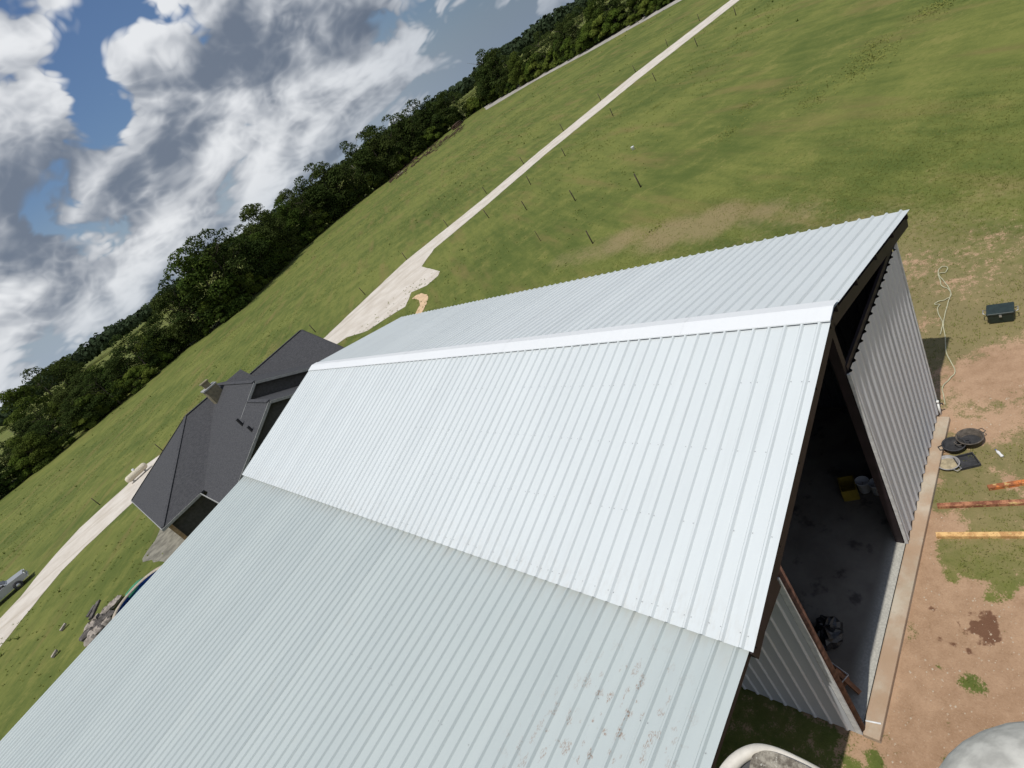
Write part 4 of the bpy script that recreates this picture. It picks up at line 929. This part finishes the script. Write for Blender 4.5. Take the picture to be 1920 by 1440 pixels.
o = MB().tube([g0, g1], .018, 8).build('white_bar', M_white, None, True); tag(o, 'white bar lying across the near end of the concrete ledge', 'bar')

# inside the barn door
def floor_pt(x, y): return gp(x, y, .15)
def bucket(x, y, r, h, m, label):
    g = floor_pt(x, y); t = empty('bucket', (g[0], g[1], .15)); tag(t, label, 'bucket', 'buckets inside the barn door')
    MB().lathe([(0, 0), (r*.86, 0), (r, h), (r*1.06, h), (r*1.06, h-.03), (r*.95, h-.02), (r*.82, .03), (0, .03)], n=22).build('bucket_wall', m, t, True)
    MB().tube([(math.cos(a)*r*1.05, .02, h-.06+math.sin(a)*-.10) for a in [k*math.pi/8 for k in range(9)]], .006, 5).build('bail', M_metal, t, True)
bucket(1622, 918, .16, .37, M_white, 'white plastic bucket inside the barn beside the door panel')
bucket(1647, 922, .16, .37, M_white, 'second white bucket half hidden behind the door panel')
g = floor_pt(1604, 920); t = empty('yellow_crate', (g[0]-.1, g[1]+.1, .15), .4); tag(t, 'yellow plastic crate inside the barn next to the white bucket', 'crate')
for s in (-1, 1): MB().box(-.25, .25, s*.18-.012, s*.18+.012, 0, .4).build('crate_side', M_yel, t); MB().box(s*.25-.012, s*.25+.012, -.165, .165, 0, .395).build('crate_side', M_yel, t)
MB().box(-.236, .236, -.166, .166, .0, .02).build('crate_floor', M_yel, t)
g = floor_pt(1556, 1195); rg2 = random.Random(33); mb = MB(); V = []; n = 18
for a in range(10):
    for b in range(n):
        th = math.pi*a/9; ph = 2*math.pi*b/n; r = 1+.16*math.sin(ph*5+a)+rg2.uniform(-.07, .07)
        V.append((.40*r*math.sin(th)*math.cos(ph), .30*r*math.sin(th)*math.sin(ph), max(0, .20+.24*r*math.cos(th))))
o = mb.add(V, [(a*n+b, a*n+(b+1) % n, (a+1)*n+(b+1) % n, (a+1)*n+b) for a in range(9) for b in range(n)]).build('rubbish_bag', M_bag); o.location = (g[0], g[1], .15)
tag(o, 'black rubbish bag slumped on the barn floor inside the opening', 'bag')
g = floor_pt(1580, 1285); t = empty('wheelbarrow_tray', (g[0]+.05, g[1]+.35, .15), 1.2); tag(t, 'open brown tray with grey rim on the floor by the rusty corner pipe', 'tray')
MB().box(-.36, .36, -.24, .24, 0, .03).build('tray_floor', M_tan, t)
for s in (-1, 1): MB().box(-.38, .38, s*.255-.02, s*.255+.02, 0, .22).build('tray_side', M_board, t); MB().box(s*.37-.02, s*.37+.02, -.234, .234, 0, .218).build('tray_side', M_board, t)
MB().tube([(-.4, -.28, .23), (.4, -.28, .23), (.4, .28, .23), (-.4, .28, .23), (-.4, -.28, .23)], .014, 6).build('rim', M_panpaint, t, True)
a, b = floor_pt(1572, 1268), floor_pt(1614, 1302)
o = MB().bar((a[0], a[1], .42), (b[0], b[1], .20), .09, .09).build('wooden_bar', M_board); tag(o, 'reddish brown timber leaning across the tray by the corner pipe', 'timber')

# ------------------------------------------------------------------ lift basket the picture was taken from; only two rail ends reach into view
lift = empty('lift_basket', (-9.75, -4.75, 0)); tag(lift, 'worn pale lift basket whose rounded rail ends show at the bottom edge', 'lift')
def lp(o):
    o.location = (o.location[0]+9.75, o.location[1]+4.75, o.location[2]); return o
def pad(outline_px, dist, thick, name, m, parent, smooth=False, dz=0.0):
    top = [along(x, y, dist+dz) for x, y in outline_px]; V = top+[p+np.array(ray(*outline_px[0]))/np.linalg.norm(ray(*outline_px[0]))*thick for p in top]
    k = len(top); Fc = [tuple(range(k)), tuple(range(2*k-1, k-1, -1))]+[(i, i+k, (i+1) % k+k, (i+1) % k) for i in range(k)]
    return MB().add(V, Fc).build(name, m, parent)
def curve_px(pts, n=6):
    P = [np.array(p, float) for p in pts]; out = []
    for i in range(len(P)-1):
        p0, p1, p2, p3 = P[max(i-1, 0)], P[i], P[i+1], P[min(i+2, len(P)-1)]
        for k in range(n):
            u = k/n; out.append(.5*((2*p1)+(-p0+p2)*u+(2*p0-5*p1+4*p2-p3)*u*u+(-p0+3*p1-3*p2+p3)*u**3))
    return out+[P[-1]]
# rounded rail end: a fat tapering tube with a rim and a gritty tread plate on its face
DL = .74
outer = [along(x, y, DL) for x, y in curve_px([(1328, 1532), (1348, 1474), (1376, 1430), (1412, 1408), (1450, 1410), (1500, 1430), (1555, 1458), (1650, 1512)])]
lp(MB().tube(outer, [.0085-.0055*i/(len(outer)-1) for i in range(len(outer))], 12).build('rail_end', M_lift_rim, lift, True))
o = lp(pad(curve_px([(1345, 1542), (1362, 1474), (1390, 1436), (1422, 1416), (1452, 1416), (1502, 1436), (1555, 1466), (1650, 1527), (1570, 1632), (1410, 1632)]), DL+.002, .012, 'rim_shadow_plate', M_darkmetal, lift))  # dark plate put in as the shadow gap inside the rim
o = lp(pad(curve_px([(1402, 1469), (1408, 1423), (1420, 1411), (1444, 1408), (1494, 1427), (1544, 1455), (1624, 1509), (1554, 1599), (1424, 1599)]), DL-.012, .014, 'tread_plate', M_speck, lift))
V = []; c0 = along(2012, 1590, .70); n1, n2 = 18, 28
for a in range(n1+1):
    for b in range(n2):
        th = math.pi*a/n1; ph = 2*math.pi*b/n2
        lx = math.sin(th)*math.cos(ph); ly = math.sin(th)*math.sin(ph); lz_ = math.cos(th)
        V.append(c0+.100*lx*_r+.088*ly*_u+.07*lz_*_d)
Fc = [(a*n2+b, a*n2+(b+1) % n2, (a+1)*n2+(b+1) % n2, (a+1)*n2+b) for a in range(n1) for b in range(n2)]
lp(MB().add(V, Fc).build('corner_bumper', M_lift_grey, lift, True))
# unseen rest of the basket: floor, rails and mast carry the rail ends
e0 = along(1640, 1510, DL); c1 = along(1960, 1520, .72)
lp(MB().tube([tuple(e0), (-9.10, -3.95, 12.95), (-9.25, -4.2, 12.9), (-9.3, -4.35, 12.0)], .02, 8).build('rail', M_lift_grey, lift, True))
lp(MB().tube([tuple(c1), (-8.98, -3.95, 12.95), (-9.15, -4.2, 12.9), (-9.3, -4.35, 12.1)], .02, 8).build('rail', M_lift_grey, lift, True))
lp(MB().box(-10.3, -9.2, -5.3, -4.2, 11.92, 12.0).build('basket_floor', M_lift_grey, lift))
lp(MB().box(-9.85, -9.65, -4.85, -4.65, 0, 11.92).build('mast', M_lift_grey, lift))
lp(MB().box(-10.4, -9.1, -5.6, -4.3, 0, .35).build('base', M_darkmetal, lift))
